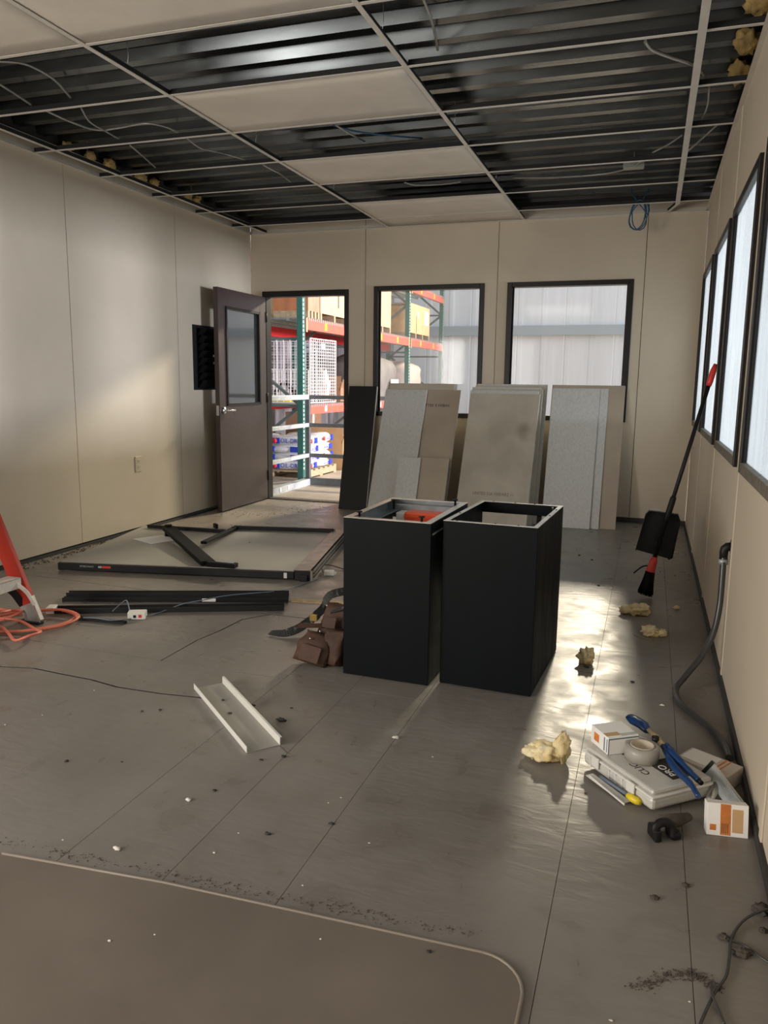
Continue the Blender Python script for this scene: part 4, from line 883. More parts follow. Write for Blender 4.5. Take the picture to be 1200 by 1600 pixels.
# snips with blue grips
sn = empty('tin_snips', label='cutting pliers with long blue grips lying across the case', cat='pliers')
z0 = zt + 0.016
def S(u, v, z): return Vector((u, v, z))
pv = Vector((0.107, 2.460, 0.105))
a = [pv, Vector((0.125, 2.387, 0.100)), Vector((0.149, 2.315, 0.098)), Vector((0.179, 2.263, 0.094)), Vector((0.200, 2.207, 0.086))]
MB().tube(crv(a, 6), [0.008]*6+[0.0115]*7+[0.010]*6+[0.008]*6, 10).build('blue_grip', blue_m, sn)
a = [pv + Vector((0.012,0.004,0.004)), Vector((0.136, 2.409, 0.108)), Vector((0.161, 2.361, 0.102)), Vector((0.184, 2.320, 0.098)), Vector((0.204, 2.290, 0.093))]
MB().tube(crv(a, 6), [0.0085]*4+[0.0125]*8+[0.0105]*6+[0.009]*7, 10).build('blue_grip', blue_m, sn)
MB().tube([Vector((0.201, 2.294, 0.094)), Vector((0.211, 2.278, 0.092))], 0.0075, 8).build('grip_end', blackpl, sn)
MB().tube([pv, Vector((0.088, 2.513, 0.108)), Vector((0.061, 2.572, 0.108))], [0.012, 0.014, 0.010], 8, flat=0.5).build('jaw', osb_m, sn, label='cream coloured tool head')
MB().lathe([(0,-0.010),(0.011,-0.010),(0.011,0.011),(0,0.011)], Matrix.Translation((0.084, 2.483, 0.112)), 12).build('pivot_bolt', blackpl, sn)
bn = MB().tube([Vector((0.061, 2.561, 0.104)), Vector((0.045, 2.597, 0.106)), Vector((0.020, 2.625, 0.106)), Vector((0.004, 2.651, 0.106))], [0.015, 0.022, 0.024, 0.018], 12, flat=0.6).build('blue_cap', blue_m, sn)
# flat carton / leaflets against the wall
fc = empty('flat_carton', (0.245, 2.50, 0.001), -0.55, 'flat pinkish white carton lying behind the case against the right wall', 'carton')
MB().box(-0.085, 0.085, -0.045, 0.060, 0, 0.055).build('carton_body', cards_m, fc, bevel=0.003); MB().box(-0.075, 0.02, -0.03, 0.05, 0.055, 0.057).build('loose_leaflet', paper_m, fc)
MB().box(0.03, 0.036, -0.045, 0.06, 0.055, 0.0556).box(0.045, 0.049, -0.045, 0.06, 0.055, 0.0556).build('pink_stripe', rust_m, fc)
pl_ = empty('metal_plate', (0.0, 0.0, 0.0), 0, 'thin metal blade plate leaning on edge between the case and the wall', 'plate')
P0, P1 = Vector((0.247, 2.414, 0.100)), Vector((0.327, 2.273, 0.050))
P0.x = min(P0.x, XR-0.03); P1.x = min(P1.x, XR-0.02)
d = (P1-P0); L = d.length; d.normalize(); sdv = Vector((0.55, 0.0, 0.83)); sdv = (sdv - d*sdv.dot(d)).normalized()
MP = frame(P0, d, sdv, d.cross(sdv))
MB().box(0, L, -0.045, 0.0, -0.002, 0.002, MP).build('plate_blade', galv, pl_, bevel=0.001); MB().box(0, L, 0.0, 0.004, -0.003, 0.003, MP).build('bright_edge', steel, pl_)
MB().box(0.0, 0.012, -0.045, 0.004, -0.005, 0.005, MP).build('end_block', blackpl, pl_)
# white carton with orange print in the foreground
oc = empty('print_carton', (0.224, 2.165, 0.001), 0.14, 'small white carton with orange print leaning at the foot of the right wall', 'carton')
M = Matrix.Rotation(-0.22, 4, 'X')
MB().box(0, 0.108, 0, 0.035, 0, 0.088, M).build('carton_body', paper_m, oc, bevel=0.001)
MB().box(0.035, 0.062, -0.0006, 0, 0.003, 0.087, M).build('orange_band', rust_m, oc); MB().box(0.066, 0.094, -0.0006, 0, 0.012, 0.075, M).build('printed_panel', card_m, oc); MB().box(0.008, 0.024, -0.0006, 0, 0.014, 0.030, M).build('printed_mark', rust_m, oc)
for i in range(4): MB().box(0.039+i*0.005, 0.0405+i*0.005, -0.001, -0.0006, 0.008, 0.035, M).build('bar', ink_m, oc)
# dark holster / clamp on the floor
hh = empty('black_clamp', (0.135, 2.125, 0.0), 0.45, 'black plastic clamp with a dusty grey body on the floor in front of the case', 'clamp')
MB().tube(crv([(-0.055, -0.02, 0.008), (-0.058, -0.015, 0.04), (-0.035, -0.01, 0.050), (-0.010, -0.012, 0.036), (-0.008, -0.018, 0.008)]), 0.010, 8, flat=1.3).build('clamp_jaw', blackpl, hh); MB().box(-0.066, -0.046, -0.03, 0.022, 0.001, 0.036).build('clamp_jaw', blackpl, hh, bevel=0.005); MB().box(-0.016, 0.014, -0.026, 0.02, 0.001, 0.024).build('clamp_jaw', blackpl, hh, bevel=0.007)
MB().tube([(-0.03, 0.025, 0.035), (0.02, 0.03, 0.028), (0.075, 0.055, 0.022)], [0.020, 0.024, 0.014], 10, flat=0.7).build('clamp_body', dust_m, hh)
mt = MB().tube([(0.235, 2.30, 0.018), (0.262, 2.37, 0.05)], 0.013, 12).build('metal_tube', steel); tag(mt, 'short bright metal tube beside the case behind the printed carton', 'tube')
# putty strip and screwdriver at the left of the case
ps = empty('white_strip', label='white flat plastic strip on the floor along the left side of the case', cat='strip')
bar('strip', (-0.107, 2.377, 0.012), (0.011, 2.257, 0.004), 0.028, 0.003, white_m, ps, bev=0.001)
bar('raised_edge', (-0.106, 2.365, 0.014), (0.004, 2.238, 0.007), 0.003, 0.006, white_m, ps, bev=0)
sd_ = empty('screwdriver', label='screwdriver with a grey shaft and yellow handle end left of the case', cat='screwdriver')
MB().tube([Vector((-0.072, 2.341, 0.030)), Vector((0.019, 2.261, 0.022))], 0.005, 8).build('shaft', greywire, sd_); MB().tube([Vector((0.010, 2.265, 0.024)), Vector((0.023, 2.255, 0.022)), Vector((0.039, 2.246, 0.020)), Vector((0.048, 2.240, 0.019))], [0.008, 0.0115, 0.0115, 0.007], 12).build('yellow_handle', yellow_m, sd_)

# ---- chair mat in the foreground
outline = [(-3.2, -1.0), (-0.17, -1.0)]
for i in range(9):
    a = -0.05 + (PI/2+0.05)*i/8; outline.append((-0.268 + 0.10*math.cos(a), 1.405 + 0.10*math.sin(a)))
outline += [(-0.64, 1.492), (-1.06, 1.476), (-1.52, 1.436), (-3.2, 1.36)]
cm = empty('chair_mat', label='brownish plastic chair mat with a rounded corner across the bottom of the photo', cat='chair mat')
MB().prism(outline, 0.0, 0.005).build('mat_sheet', mat_m, cm)
lipm = mat('mat_lip', (0.23, 0.195, 0.16), 0.45)
MB().tube([(x, y, 0.005) for x, y in outline[1:-1]], 0.004, 6).build('mat_lip', lipm, cm)

# ---- cable and dirt in the bottom right corner
wire('thin_cord', [(0.359, 1.863, 0.020), (0.314, 1.830, 0.020), (0.278, 1.797, 0.010), (0.250, 1.736, 0.006), (0.240, 1.670, 0.006), (0.228, 1.608, 0.006), (0.203, 1.553, 0.006), (0.178, 1.483, 0.006), (0.156, 1.412, 0.006)], 0.0032, hose_m, 'thin dark cord running down the bottom right corner of the floor', 'cord')
wire('thin_cord', [(0.197, 1.573, 0.010), (0.196, 1.534, 0.012), (0.205, 1.510, 0.006), (0.214, 1.471, 0.006)], 0.003, hose_m, 'short dark cord end crossing the long thin cord at the bottom right', 'cord')
wire('thin_cord', [(0.247, 1.725, 0.006), (0.277, 1.718, 0.006), (0.311, 1.686, 0.006), (0.351, 1.661, 0.006)], 0.0026, hose_m, 'faint dark cord branching towards the right edge of the photo', 'cord')
for i, (u, r, lab) in enumerate([((0.327, 1.863, 0.000), 0.020, 'largest dark dust clump by the right wall at the cord end'), ((0.235, 1.735, 0.000), 0.012, 'dark dust clump on the left side of the thin cord'), ((0.268, 1.694, 0.000), 0.016, 'dark dust clump on the right side of the thin cord'), ((0.161, 1.907, 0.000), 0.008, 'small dark clump on the floor seam in front of the printed carton'), ((0.087, 1.829, 0.000), 0.009, 'flat dark scrap left of the seam in front of the printed carton'), ((0.321, 1.792, 0.000), 0.009, 'small dark clump under the end of the thin cord')]):
    tag(MB().blob((u[0], u[1], r*0.35), (r, r*0.8, r*0.45), i+40, 0.9, 2.5, 3, floor=0.0005).build('dust_clump', dust_m), lab, 'dust clump')
# dirt heaps swept along the mat edge, the left wall and the bottom right
def dirt(name, pts, r, label, n, seed, hmax=0.004, m=dust_m):
    rnd = random.Random(seed); mb = MB()
    for i in range(n):
        a, b = pts[(k := rnd.randrange(len(pts)-1))], pts[k+1]; t = rnd.random()
        x = a[0]+(b[0]-a[0])*t + rnd.gauss(0, r); y = a[1]+(b[1]-a[1])*t + rnd.gauss(0, r*0.6); s = 0.0015 + hmax*rnd.random()**2
        x = min(max(x, XL+0.02), XR-0.02)
        R_ = Matrix.Translation((x, y, s*0.3+0.0003)) @ Matrix.Rotation(rnd.random()*6, 4, 'Z')
        mb._add([(s,0,0),(-0.5*s,0.8*s,0),(-0.6*s,-0.7*s,0),(0,0,s*0.7)], [(0,1,3),(1,2,3),(2,0,3),(2,1,0)], R_)
    o = mb.build(name, m); return tag(o, label, 'dirt', kind='stuff')
dirt('wall_debris', [(-3.78, 3.85), (-3.82, 4.6), (-3.84, 5.2)], 0.030, 'crumbled dark debris along the foot of the left wall', 420, 1, 0.011)
dirt('wall_debris', [(-3.80, 6.1), (-3.3, 6.4), (-2.9, 7.1)], 0.12, 'fine grit scattered in front of the open doorway', 260, 2, 0.006)
dirt('mat_edge_dirt', [(-1.9, 1.47), (-1.3, 1.50), (-0.7, 1.53), (-0.3, 1.56)], 0.018, 'dark dirt gathered along the far edge of the chair mat', 500, 3, 0.0025)
dirt('floor_dirt', [(0.051, 1.515, 0.000), (0.108, 1.572, 0.000), (0.166, 1.602, 0.000), (0.208, 1.571, 0.000)], 0.012, 'arc of brown dirt on the floor at the bottom right', 380, 4, 0.0025)
dirt('wall_debris', [(-0.1, 7.0), (0.2, 6.3), (0.26, 5.2)], 0.10, 'dark grit on the floor near the back right corner', 60, 5, 0.008)
# countable scraps
scr = [(-1.199, 2.416, 0, 0.018, 'd', 'black crumpled scrap beside the white channel end'), (-1.256, 1.556, 0, 0.011, 'w', 'larger white chip on the floor left of the seam near the mat'), (-1.216, 1.831, 0, 0.009, 'w', 'flat pale chip left of the long seam'), (-0.766, 2.427, 0, 0.012, 'w', 'pale metal clip on the shaded floor in front of the cabinets'), (-1.723, 2.312, 0, 0.006, 'd', ''), (-1.716, 1.902, 0, 0.008, 'd', 'dark scrap on the open floor far left'), (-0.189, 3.372, 0, 0.011, 'd', 'dark scrap beside the round foam chunk'), (0.004, 3.264, 0, 0.008, 'd', ''), (0.12, 3.05, 0, 0.009, 'w', 'pale crumb with a dark underside left of the hose'), (0.066, 4.378, 0, 0.004, 'd', ''), (-0.231, 4.845, 0, 0.01, 'd', 'dark crumb on the floor left of the broom, farther one'), (-0.417, 5.675, 0, 0.01, 'd', ''), (-0.319, 5.56, 0, 0.01, 'd', ''), (-0.11, 2.275, 0, 0.004, 'd', ''), (-1.172, 1.905, 0, 0.007, 'd', ''), (-1.362, 2.501, 0, 0.009, 'd', 'dark scrap touching the far flange of the white channel'), (-1.215, 2.531, 0, 0.006, 'd', ''), (-0.771, 1.859, 0, 0.008, 'd', ''), (-0.916, 1.754, 0, 0.009, 'd', ''), (-1.547, 1.96, 0, 0.004, 'd', ''), (-0.931, 1.402, 0, 0.006, 'd', ''), (-0.379, 1.466, 0.005, 0.006, 'd', ''), (-1.13, 2.126, 0, 0.007, 'd', ''), (-1.071, 2.171, 0, 0.009, 'd', ''), (-1.667, 2.345, 0, 0.007, 'd', ''), (-2.044, 2.157, 0, 0.003, 'w', ''), (-2.108, 2.047, 0, 0.004, 'w', ''), (-2.022, 2.415, 0, 0.003, 'w', ''), (-1.42, 1.543, 0, 0.003, 'w', ''), (-1.008, 1.63, 0, 0.004, 'w', ''), (-0.822, 1.959, 0, 0.003, 'w', ''), (-0.798, 1.998, 0, 0.003, 'w', ''), (-0.993, 1.732, 0, 0.003, 'w', ''), (-0.734, 1.586, 0, 0.003, 'w', ''), (-0.64, 1.809, 0, 0.003, 'w', ''), (-1.051, 1.262, 0.005, 0.004, 'w', ''), (-0.969, 1.312, 0.005, 0.003, 'w', ''), (-0.616, 1.423, 0.005, 0.003, 'w', ''), (0.005, 1.412, 0, 0.004, 'w', ''), (0.153, 1.514, 0, 0.003, 'w', ''), (-0.608, 2.34, 0, 0.003, 'w', ''), (-3.684, 4.604, 0.06, 0.008, 'd', ''), (-2.69, 4.933, 0.06, 0.006, 'd', '')]
for i, (x, y, z, r, k, lab) in enumerate(scr):
    o = MB().blob((x, y, z + r*0.35), (r, r*0.6, r*0.4), i+60, 0.8, 2.5, 2, floor=z+0.0006).build('floor_chip' if k == 'w' else 'floor_scrap', chipw_m if k == 'w' else chipd_m)
    if lab: tag(o, lab, 'scrap', 'crumbs and scraps on the floor')
    elif k == 'w': tag(o, 'tiny white plaster speck on the floor', 'speck', 'tiny white specks on the floor')
    else: tag(o, 'small dark crumb on the floor', 'crumb', 'small dark crumbs on the floor')

# ============================================================ WAREHOUSE BEYOND THE DOORWAY AND WINDOWS
wf = MB().box(-5.7, 14.2, YB+TH, 17.2, -0.06, 0.0).box(XR+TH, 14.2, -5.0, YB+TH, -0.06, 0.0).box(-5.7, XL-TH, -5.0, YB+TH, -0.06, 0.0).build('warehouse_floor', wh_floor); wf['kind'] = 'structure'
def siding(root, p, q, zt_, m, pitch_, depth, per):
    p, q = Vector(p), Vector(q); d = q-p; L = d.length; d.normalize(); nrm = Vector((0,0,1)).cross(d); M = frame(p, d, nrm, Vector((0,0,1)))
    x = 0.0
    while x < L - 1e-3:
        prof = []; x1 = min(L, x + pitch_*per); xx = x
        while xx < x1 - 1e-3:
            e = min(xx + pitch_, x1); prof += [(xx, 0), (xx+(e-xx)*0.72, 0), (xx+(e-xx)*0.80, depth), (xx+(e-xx)*0.93, depth)]; xx = e
        prof.append((x1-0.004, 0))
        vs = [(a, b, 0) for a, b in prof] + [(a, b, zt_) for a, b in prof]; n = len(prof)
        MBx = MB(); MBx._add(vs, [(i, i+1, n+i+1, n+i) for i in range(n-1)], M); MBx.build('siding_sheet', m, root); x = x1
r = struct('wall_far'); siding(r, (14.2, 17.0, 0), (-5.7, 17.0, 0), 6.0, wh_wall, 0.5, 0.018, 2)
MB().box(-5.7, 14.2, 16.86, 16.96, 2.22, 2.42).build('girt', girt_m, r); MB().box(-5.7, 7.0, 16.86, 16.96, 4.3, 4.45).build('girt', girt_m, r)
r = struct('wall_siding'); siding(r, (-5.55, 17.0, 0), (-5.55, 5.0, 0), 6.0, wh_side, 0.30, 0.03, 3)
for y in (12.0, 15.2): MB().box(-5.5, -5.38, y-0.1, y+0.1, 0, 6.0).build('column', girt_m, r)
r = struct('wall_yard'); siding(r, (14.0, -5.0, 0), (14.0, 17.0, 0), 5.0, wh_wall, 0.5, 0.02, 2)

# ---- pallet rack
RX, RX2 = -3.97, -5.07; RYS = [8.70, 10.87, 13.04, 15.30]
rk = empty('pallet_rack', label='green pallet rack with orange-red beams behind the doorway and left window', cat='pallet rack')
for i, y in enumerate(RYS):
    for x in (RX, RX2):
        MB().box(x-0.075, x, y-0.0385, y+0.0385, 0, 4.2).build('upright', green_m, rk)
        MB().box(x-0.06, x-0.01, y-0.048, y+0.048, 0, 0.01).build('foot_plate', green_m, rk)
    mb = MB(); z = 0.15
    while z < 3.0:
        mb.box(RX, RX+0.002, y-0.03, y+0.002, z, z+0.028); z += 0.05
    mb.build('edge_slots', teal_m, rk, kind='stuff')
    zs = [0.12, 0.92, 1.72, 2.52, 3.4]; f = 1
    for a, b_ in zip(zs, zs[1:]):
        P, Q = ((RX-0.04, y, a), (RX2, y, b_)) if f % 2 == 0 else ((RX2, y, a), (RX-0.04, y, b_))
        bar('brace', P, Q, 0.035, 0.035, brace_m, rk, up=(0,1,0), bev=0); f += 1
        bar('strut', (RX-0.04, y, b_), (RX2, y, b_), 0.03, 0.03, brace_m, rk, bev=0)
LV = [(0.815, 0.93), (1.83, 1.965), (2.74, 2.865)]
for (ya, yb_) in zip(RYS, RYS[1:]):
    for (za, zb) in LV:
        fb = MB().box(RX-0.045, RX+0.008, ya+0.045, yb_-0.045, za, zb).build('front_beam', beam_m, rk)
        for yy in (ya+0.045, yb_-0.085): MB().box(RX+0.008, RX+0.012, yy, yy+0.04, za-0.03, zb).build('beam_clip', card_m, fb)
        for yy in (ya+0.62, (ya+yb_)/2+0.35): MB().box(RX+0.008, RX+0.0095, yy, yy+0.07, za+0.02, zb-0.02).build('beam_sticker', yellow_m if za > 1 else paper_m, fb)
        MB().box(RX2-0.045, RX2+0.008, ya+0.045, yb_-0.045, za, zb).build('rear_beam', beamred_m, rk)
        mb = MB(); yy = ya + 0.08
        while yy < yb_ - 0.06:
            mb.box(RX2, RX+0.010, yy, yy+0.010, zb, zb+0.010); mb.box(RX+0.008, RX+0.012, yy-0.006, yy+0.016, zb-0.03, zb+0.010); yy += 0.06
        for xx in (-4.2, -4.5, -4.8): mb.box(xx-0.02, xx+0.02, ya+0.05, yb_-0.05, zb-0.03, zb)
        mb.build('wire_deck', galv, rk, kind='stuff')
# ---- guard rail
gr = empty('guard_rail', label='galvanised three-bar guard rail corner just outside the doorway', cat='guard rail')
gc = (-3.81, 8.46)
MB().box(gc[0]-0.025, gc[0]+0.025, gc[1]-0.025, gc[1]+0.025, 0, 1.06).build('corner_post', galvd, gr, bevel=0.003)
MB().box(-3.83, -3.79, 7.38, 7.42, 0, 1.05).build('end_post', galvw, gr, bevel=0.003)
MB().box(-2.45, -2.41, gc[1]-0.02, gc[1]+0.02, 0, 1.06).build('end_post', galvd, gr, bevel=0.003)
for z, h in ((1.035, 0.055), (0.71, 0.045), (0.352, 0.045)):
    MB().box(-3.835, -3.785, 7.40, gc[1]-0.025, z-h/2, z+h/2).build('side_bar', galvw, gr, bevel=0.004)
    MB().box(gc[0]+0.025, -2.43, gc[1]-0.02, gc[1]+0.02, z-0.022, z+0.022).build('front_bar', galvd, gr, bevel=0.004)
MB().box(-3.86, -3.775, 7.40, gc[1]+0.03, 0.0, 0.075).build('base_plate', galvw, gr); MB().box(gc[0]-0.04, -2.41, gc[1]-0.03, gc[1]+0.03, 0.0, 0.085).build('base_plate', galvd, gr)
for y in (7.62, 7.82): MB().box(-3.774, -3.770, y, y+0.035, 0.02, 0.065).build('white_tab', paper_m, gr)

# ---- bags on a pallet
def pallet(name, x0, x1, y0, y1, z, label, group='wooden pallets on the rack'):
    p_ = empty(name, ((x0+x1)/2, (y0+y1)/2, z), 0, label, 'pallet', group); w, l = (x1-x0)/2, (y1-y0)/2
    for i in range(7):
        y = -l + (2*l-0.09)*i/6; MB().box(-w, w, y, y+0.09, 0.09, 0.108).build('deck_board', osb_m, p_)
    for x in (-w, -0.02, w-0.04): MB().box(x, x+0.04, -l, l, 0.018, 0.09).build('stringer', osb_m, p_)
    for y in (-l, -0.045, l-0.09): MB().box(-w, w, y, y+0.09, 0, 0.018).build('bottom_board', osb_m, p_)
    return p_
pallet('wooden_pallet', -5.0, -4.02, 8.83, 9.85, 0.0, 'raw wooden pallet under the white and blue bags on the ground')
def bag(x, y, z, L, W, H, rz, seed, label, prints):
    r = empty('absorbent_bag', (x, y, z), rz, label, 'bag', 'white and blue bags piled on a pallet')
    mb = MB(); n = 20; k = 8; vs = []; fs = []
    for j in range(k+1):
        v = j/k; ph = PI*(v-0.5)
        for i in range(n):
            a = 2*PI*i/n; e = 0.42; ca, sa = math.cos(a), math.sin(a)
            f = 0.80 + 0.20*math.cos(ph)**0.7 if abs(ph) < PI/2 else 0.80
            X = L/2*f*math.copysign(abs(ca)**e, ca); Y = W/2*f*math.copysign(abs(sa)**e, sa); Z = H*v
            nn = noise.noise(Vector((X*9+seed*3, Y*9, v*2+seed))); vs.append((X+nn*0.02, Y+nn*0.02, max(0, Z + nn*0.012*(1 if j else 0))))
    for j in range(k):
        for i in range(n): fs.append((j*n+i, j*n+(i+1)%n, (j+1)*n+(i+1)%n, (j+1)*n+i))
    fs.append(tuple(reversed(range(n)))); fs.append(tuple(k*n+i for i in range(n)))
    mb._add(vs, fs, None, 0, True); mb.build('bag_body', bag_m, r)
    for p in prints:
        side, kind, u, w_, col = p[:5]
        # side 'S': long face towards -y; 'E': end face towards +x
        M = (Matrix.Translation((u, -W/2-0.008, H*0.5)) if side == 'S' else Matrix.Translation((L/2+0.008, u, H*0.5)) @ Matrix.Rotation(PI/2, 4, 'Z')) @ Matrix.Rotation(PI/2, 4, 'X')
        if kind == 'box': MB().box(-w_/2, w_/2, -H*0.34, H*0.34, -0.012, 0.001, M).build('printed_block', col, r)
        elif kind == 'dot': MB().lathe([(0,-0.01),(w_/2,-0.01),(w_/2,0.0015),(0,0.0015)], M, 14).build('printed_roundel', col, r)
        else: text('printed_lettering', kind, w_, M @ Matrix.Translation((0,0,0.002)), col, r, 0.9)
    return r
pb = lambda: None
zb_ = 0.110; hts = [0.105, 0.105, 0.10, 0.10]
for i in range(4):
    z = zb_ + 0.104*i
    bag(-4.30+0.01*(i%2), 9.08, z, 0.56, 0.40, 0.102, 0.02*(-1)**i, i, ('lowest', 'second lowest', 'third', 'topmost')[i] + ' white and blue bag in the front pile seen under the middle guard rails', [('S','box',-0.17,0.14,print_blue),('S','dot',-0.17,0.07,print_red),('S','OIL-DRI',0.04,0.080,print_blue),('S','box',0.22,0.09,print_blue),('E','box',0.06,0.07,print_blue),('E','dot',-0.08,0.06,print_red)] if i in (0, 3) else [('S','box',0.15,0.20,print_blue),('S','box',-0.22,0.1,print_blue),('E','OIL-DRI',0.0,0.06,print_blue),('E','box',0.12,0.05,print_blue)])
    bag(-4.29, 9.52, z, 0.56, 0.40, 0.102 if i < 3 else 0.12, -0.02*(-1)**i, i+10, ('lowest', 'second lowest', 'third', 'topmost')[i] + ' white and blue bag in the pile right of the green upright', [('E','dot',-0.13,0.06,print_red),('E','OIL-DRI',0.02,0.06,print_blue),('E','box',0.15,0.05,print_blue)] if i % 2 else [('E','box',0.10,0.08,print_blue),('E','OIL-DRI',-0.06,0.05,print_blue)])
    bag(-4.81, 9.28, z, 0.40, 0.56, 0.102, 0.01*i, i+20, ('lowest', 'second lowest', 'third', 'topmost')[i] + ' white and blue bag at the back left of the pallet', [('S','box',0.0,0.12,print_blue),('S','dot',-0.12,0.06,print_red)])

def carton(name, x0, x1, y0, y1, z0, z1, m, label, cat='carton', group=None, flaps=False, battens=False, marks=(), m2=None):
    r = empty(name, ((x0+x1)/2, (y0+y1)/2, z0), 0, label, cat, group); w, l, h = (x1-x0)/2, (y1-y0)/2, z1-z0
    if battens:
        t = 0.012
        MB().box(w-t, w, -l, l, 0.09, h).build('side_board', m2 or m, r); MB().box(-w, -w+t, -l, l, 0.09, h).build('side_board', m, r)
        MB().box(-w+t, w-t, -l, -l+t, 0.09, h).build('end_board', m, r); MB().box(-w+t, w-t, l-t, l, 0.09, h).build('end_board', m, r); MB().box(-w, w, -l, l, h, h+0.01).build('lid', m, r)
        for i in range(4):
            y = -l + (2*l-0.05)*i/3; MB().box(-w, w, y, y+0.05, 0, 0.09).build('skid', osb_m, r)
    else:
        MB().box(-w, w, -l, l, 0, h).build('carton_body', m, r, bevel=0.004)
        MB().box(w-0.001, w+0.001, -l*0.1, l*0.1, 0.01, h).build('tape_strip', paper_m, r)
        if flaps:
            MB().box(w-0.01, w, -l, l, 0, 0.16, Matrix.Translation((0,0,h)) @ Matrix.Rotation(0.35, 4, 'Y')).build('flap', m, r); MB().box(-w, w, -l, -l+0.005, 0, 0.12, Matrix.Translation((0,0,h))).build('flap', m, r)
    for (u, v, a, b_, mm) in marks: MB().box(w+0.0005, w+0.003, u-a/2, u+a/2, v-b_/2, v+b_/2).build('printed_mark', mm, r)
    return r
carton('cardboard_box', -4.62, -4.0, 10.05, 10.72, 0.0, 0.47, card_m, 'large open cardboard box on the ground behind the bags', flaps=True)
carton('cardboard_box', -4.95, -4.64, 10.2, 10.78, 0.0, 0.78, card2_m, 'tall brown cardboard box behind the open one, seen through the guard rails')
carton('cardboard_box', -4.5, -4.05, 10.08, 10.42, 0.945, 1.17, card2_m, 'small brown cardboard box on the middle shelf beside the jamb', flaps=True)
carton('plywood_crate', -4.50, -4.03, 8.96, 9.31, 1.98, 2.95, ply_m, 'orange-brown plywood crate right behind the green upright on the upper shelf', 'crate', 'crates on the upper rack shelf', battens=True, m2=ply3_m)
carton('plywood_crate', -5.0, -4.03, 9.34, 10.75, 1.98, 2.75, ply2_m, 'pale plywood crate at the top right of the doorway view', 'crate', 'crates on the upper rack shelf', battens=True, marks=((-0.3,0.5,0.12,0.05,ink_m),(-0.1,0.3,0.03,0.2,ink_m)))
carton('plywood_crate', -5.0, -4.03, 11.02, 12.18, 1.98, 2.72, ply2_m, 'pale plywood crate at the left edge of the left window view', 'crate', 'crates on the upper rack shelf', battens=True, marks=((-0.1,0.60,0.3,0.02,rust_m),(-0.1,0.50,0.3,0.02,rust_m),(0.0,0.33,0.03,0.18,ink_m)))
carton('plywood_crate', -4.95, -4.03, 13.16, 14.5, 1.98, 2.56, ply2_m, 'plywood crate with a white label, middle of the left window view', 'crate', 'crates on the upper rack shelf', battens=True, marks=((0.45,0.40,0.25,0.25,paper_m),(-0.1,0.42,0.10,0.12,paper_m),(-0.2,0.25,0.02,0.3,fadedink_m)))
carton('cardboard_box', -5.0, -4.4, 12.28, 12.85, 1.98, 2.35, ply3_m, 'brown carton between the two pale crates on the upper shelf')
# wire mesh panels standing on the middle shelf
def mesh_panel(name, P, dvec, W, H, label, n1, n2, tagp=False):
    P = Vector(P); d = Vector(dvec).normalized(); M = frame(P, d, Vector((0,0,1)).cross(d), Vector((0,0,1)))
    r = empty(name, label=label, cat='wire mesh panel', group=None)
    f = MB().box(0, W, -0.006, 0.006, 0, 0.012, M).box(0, W, -0.006, 0.006, H-0.012, H, M).box(0, 0.012, -0.006, 0.006, 0, H, M).box(W-0.012, W, -0.006, 0.006, 0, H, M); f.build('mesh_frame', paper_m, r)
    mb = MB()
    for i in range(1, n1): mb.box(W*i/n1-0.003, W*i/n1+0.003, -0.003, 0.003, 0, H, M)
    for i in range(1, n2): mb.box(0, W, -0.002, 0.002, H*i/n2-0.0025, H*i/n2+0.0025, M)
    mb.build('mesh_wires', paper_m, r, kind='stuff')
    if tagp: MB().box(W*0.40, W*0.56, -0.010, -0.007, H*0.84, H*0.93, M).box(W*0.40, W*0.56, 0.007, 0.010, H*0.84, H*0.93, M).build('white_tag', paper_m, r)
    return r
mesh_panel('wire_mesh_panel', (-4.02, 8.98, 0.945), (0.06, 1, 0), 0.74, 0.80, 'white wire mesh panel with a small white tag right of the green upright', 14, 20, True)
mesh_panel('wire_mesh_panel', (-4.95, 8.86, 0.945), (1, 0.0, 0), 0.90, 0.80, 'tall white wire mesh panel left of the green upright', 10, 8)
mesh_panel('wire_mesh_panel', (-4.97, 9.06, 0.945), (1, 0.0, 0), 0.90, 0.42, 'lower dense white wire mesh panel behind the tall one', 22, 10)
mesh_panel('wire_mesh_panel', (-4.97, 9.30, 0.945), (1, 0.0, 0), 0.90, 0.78, 'rearmost white wire mesh panel on the middle shelf', 18, 22)
o = MB().tube(crv([(-4.6, 9.15, 1.05), (-4.45, 9.15, 1.18), (-4.3, 9.15, 1.05), (-4.45, 9.15, 0.98)]), 0.03, 10).build('black_hose_loop', blackpl); tag(o, 'black hose loop behind the mesh panels left of the green upright', 'hose')
o = MB().tube([(-4.93, 8.94, 0.98), (-4.15, 8.94, 0.98)], 0.022, 10).build('yellow_pipe', yellow_m); tag(o, 'dull yellow pipe lying on the middle shelf behind the mesh panel', 'pipe')
o = MB().blob((-4.25, 9.86, 1.15), (0.13, 0.16, 0.20), 4, 0.5, 1.6, 3, floor=0.945).build('cream_sack', sackp_m); tag(o, 'cream coloured cloth bundle on the middle shelf beside the mesh panel', 'bundle')
for i, y in enumerate((9.16, 9.40, 9.60)):
    o = MB().blob((-4.25, y, 1.0), (0.10, 0.10, 0.055), 30+i, 0.6, 2, 3, floor=0.944).build('black_part', blackpl); tag(o, ('leftmost', 'middle', 'rightmost')[i] + ' black moulded part low on the middle rack shelf behind the mesh', 'machine part', 'black parts on the middle shelf')
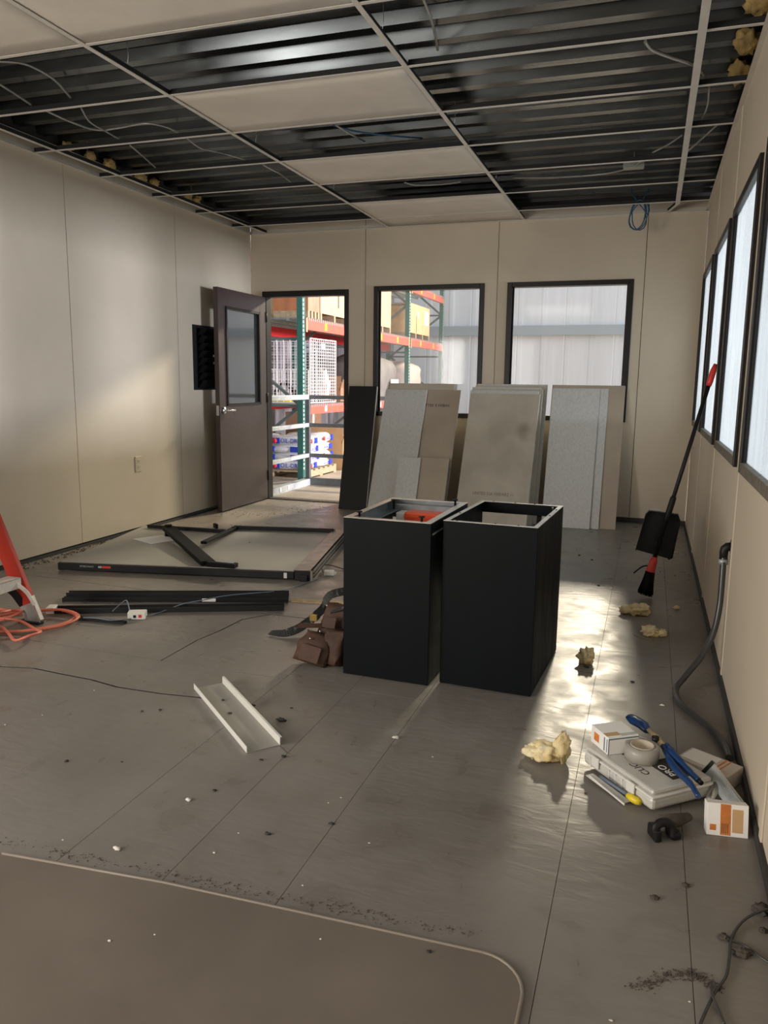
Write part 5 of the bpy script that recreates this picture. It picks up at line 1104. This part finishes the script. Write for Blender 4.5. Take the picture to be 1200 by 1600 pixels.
# bulk sacks seen through the left window
def sack(x, y, z, rx, ry, h, seed, m, label, peak=False):
    mb = MB(); n = 24; k = 12; vs = []; fs = []
    for j in range(k+1):
        v = j/k; f = (0.9 + 0.12*math.sin(PI*v))*(1 if v < 0.72 else max(0.05, 1-((v-0.72)/0.28)**(1.2 if peak else 2.6)*(0.93)))
        for i in range(n):
            a = 2*PI*i/n; ca, sa = math.cos(a), math.sin(a); e = 0.6
            X = rx*f*math.copysign(abs(ca)**e, ca); Y = ry*f*math.copysign(abs(sa)**e, sa)
            nn = noise.noise(Vector((X*3+seed, Y*3, v*3))); vs.append((x+X+nn*0.05, y+Y+nn*0.05, z+h*v+nn*0.03*(j > 0)))
    for j in range(k):
        for i in range(n): fs.append((j*n+i, j*n+(i+1)%n, (j+1)*n+(i+1)%n, (j+1)*n+i))
    fs.append(tuple(reversed(range(n)))); fs.append(tuple(k*n+i for i in range(n)))
    mb._add(vs, fs, None, 0, True); o = mb.build('bulk_sack', m); tag(o, label, 'sack'); return o
sack(-4.45, 12.0, 0.945, 0.42, 0.82, 0.80, 3, sack_m, 'big grey bulk sack with a peaked top seen low in the left window', True)
sack(-4.40, 13.75, 0.945, 0.36, 0.48, 0.66, 7, sackp_m, 'pale upright bulk sack right of the grey one in the left window')
q = Vector((-4.02, 12.35, 1.18)); o = MB().box(-0.002, 0.002, -0.2, 0.2, -0.1, 0.1, Matrix.Translation((-3.99, 12.3, 1.16))).build('sack_label', paper_m); tag(o, 'white label sheet on the front of the grey bulk sack', 'label')

# ---- give every baked thing its own base point
bpy.context.view_layer.update()
def kids(o): 
    out = []
    for c in o.children: out.append(c); out += kids(c)
    return out
for o in list(C.objects):
    if o.parent or o.type not in ('EMPTY', 'MESH') : continue
    if o.location.length > 1e-6 or o.get('kind') == 'structure': continue
    ms = [x for x in [o] + kids(o) if x.type == 'MESH']
    if not ms: continue
    P = [v.co for x in ms for v in x.data.vertices]
    lo = Vector((min(p.x for p in P), min(p.y for p in P), min(p.z for p in P))); hi = Vector((max(p.x for p in P), max(p.y for p in P), max(p.z for p in P)))
    b_ = Vector(((lo.x+hi.x)/2, (lo.y+hi.y)/2, lo.z))
    for x in ms: x.data.transform(Matrix.Translation(-b_))
    o.location = b_
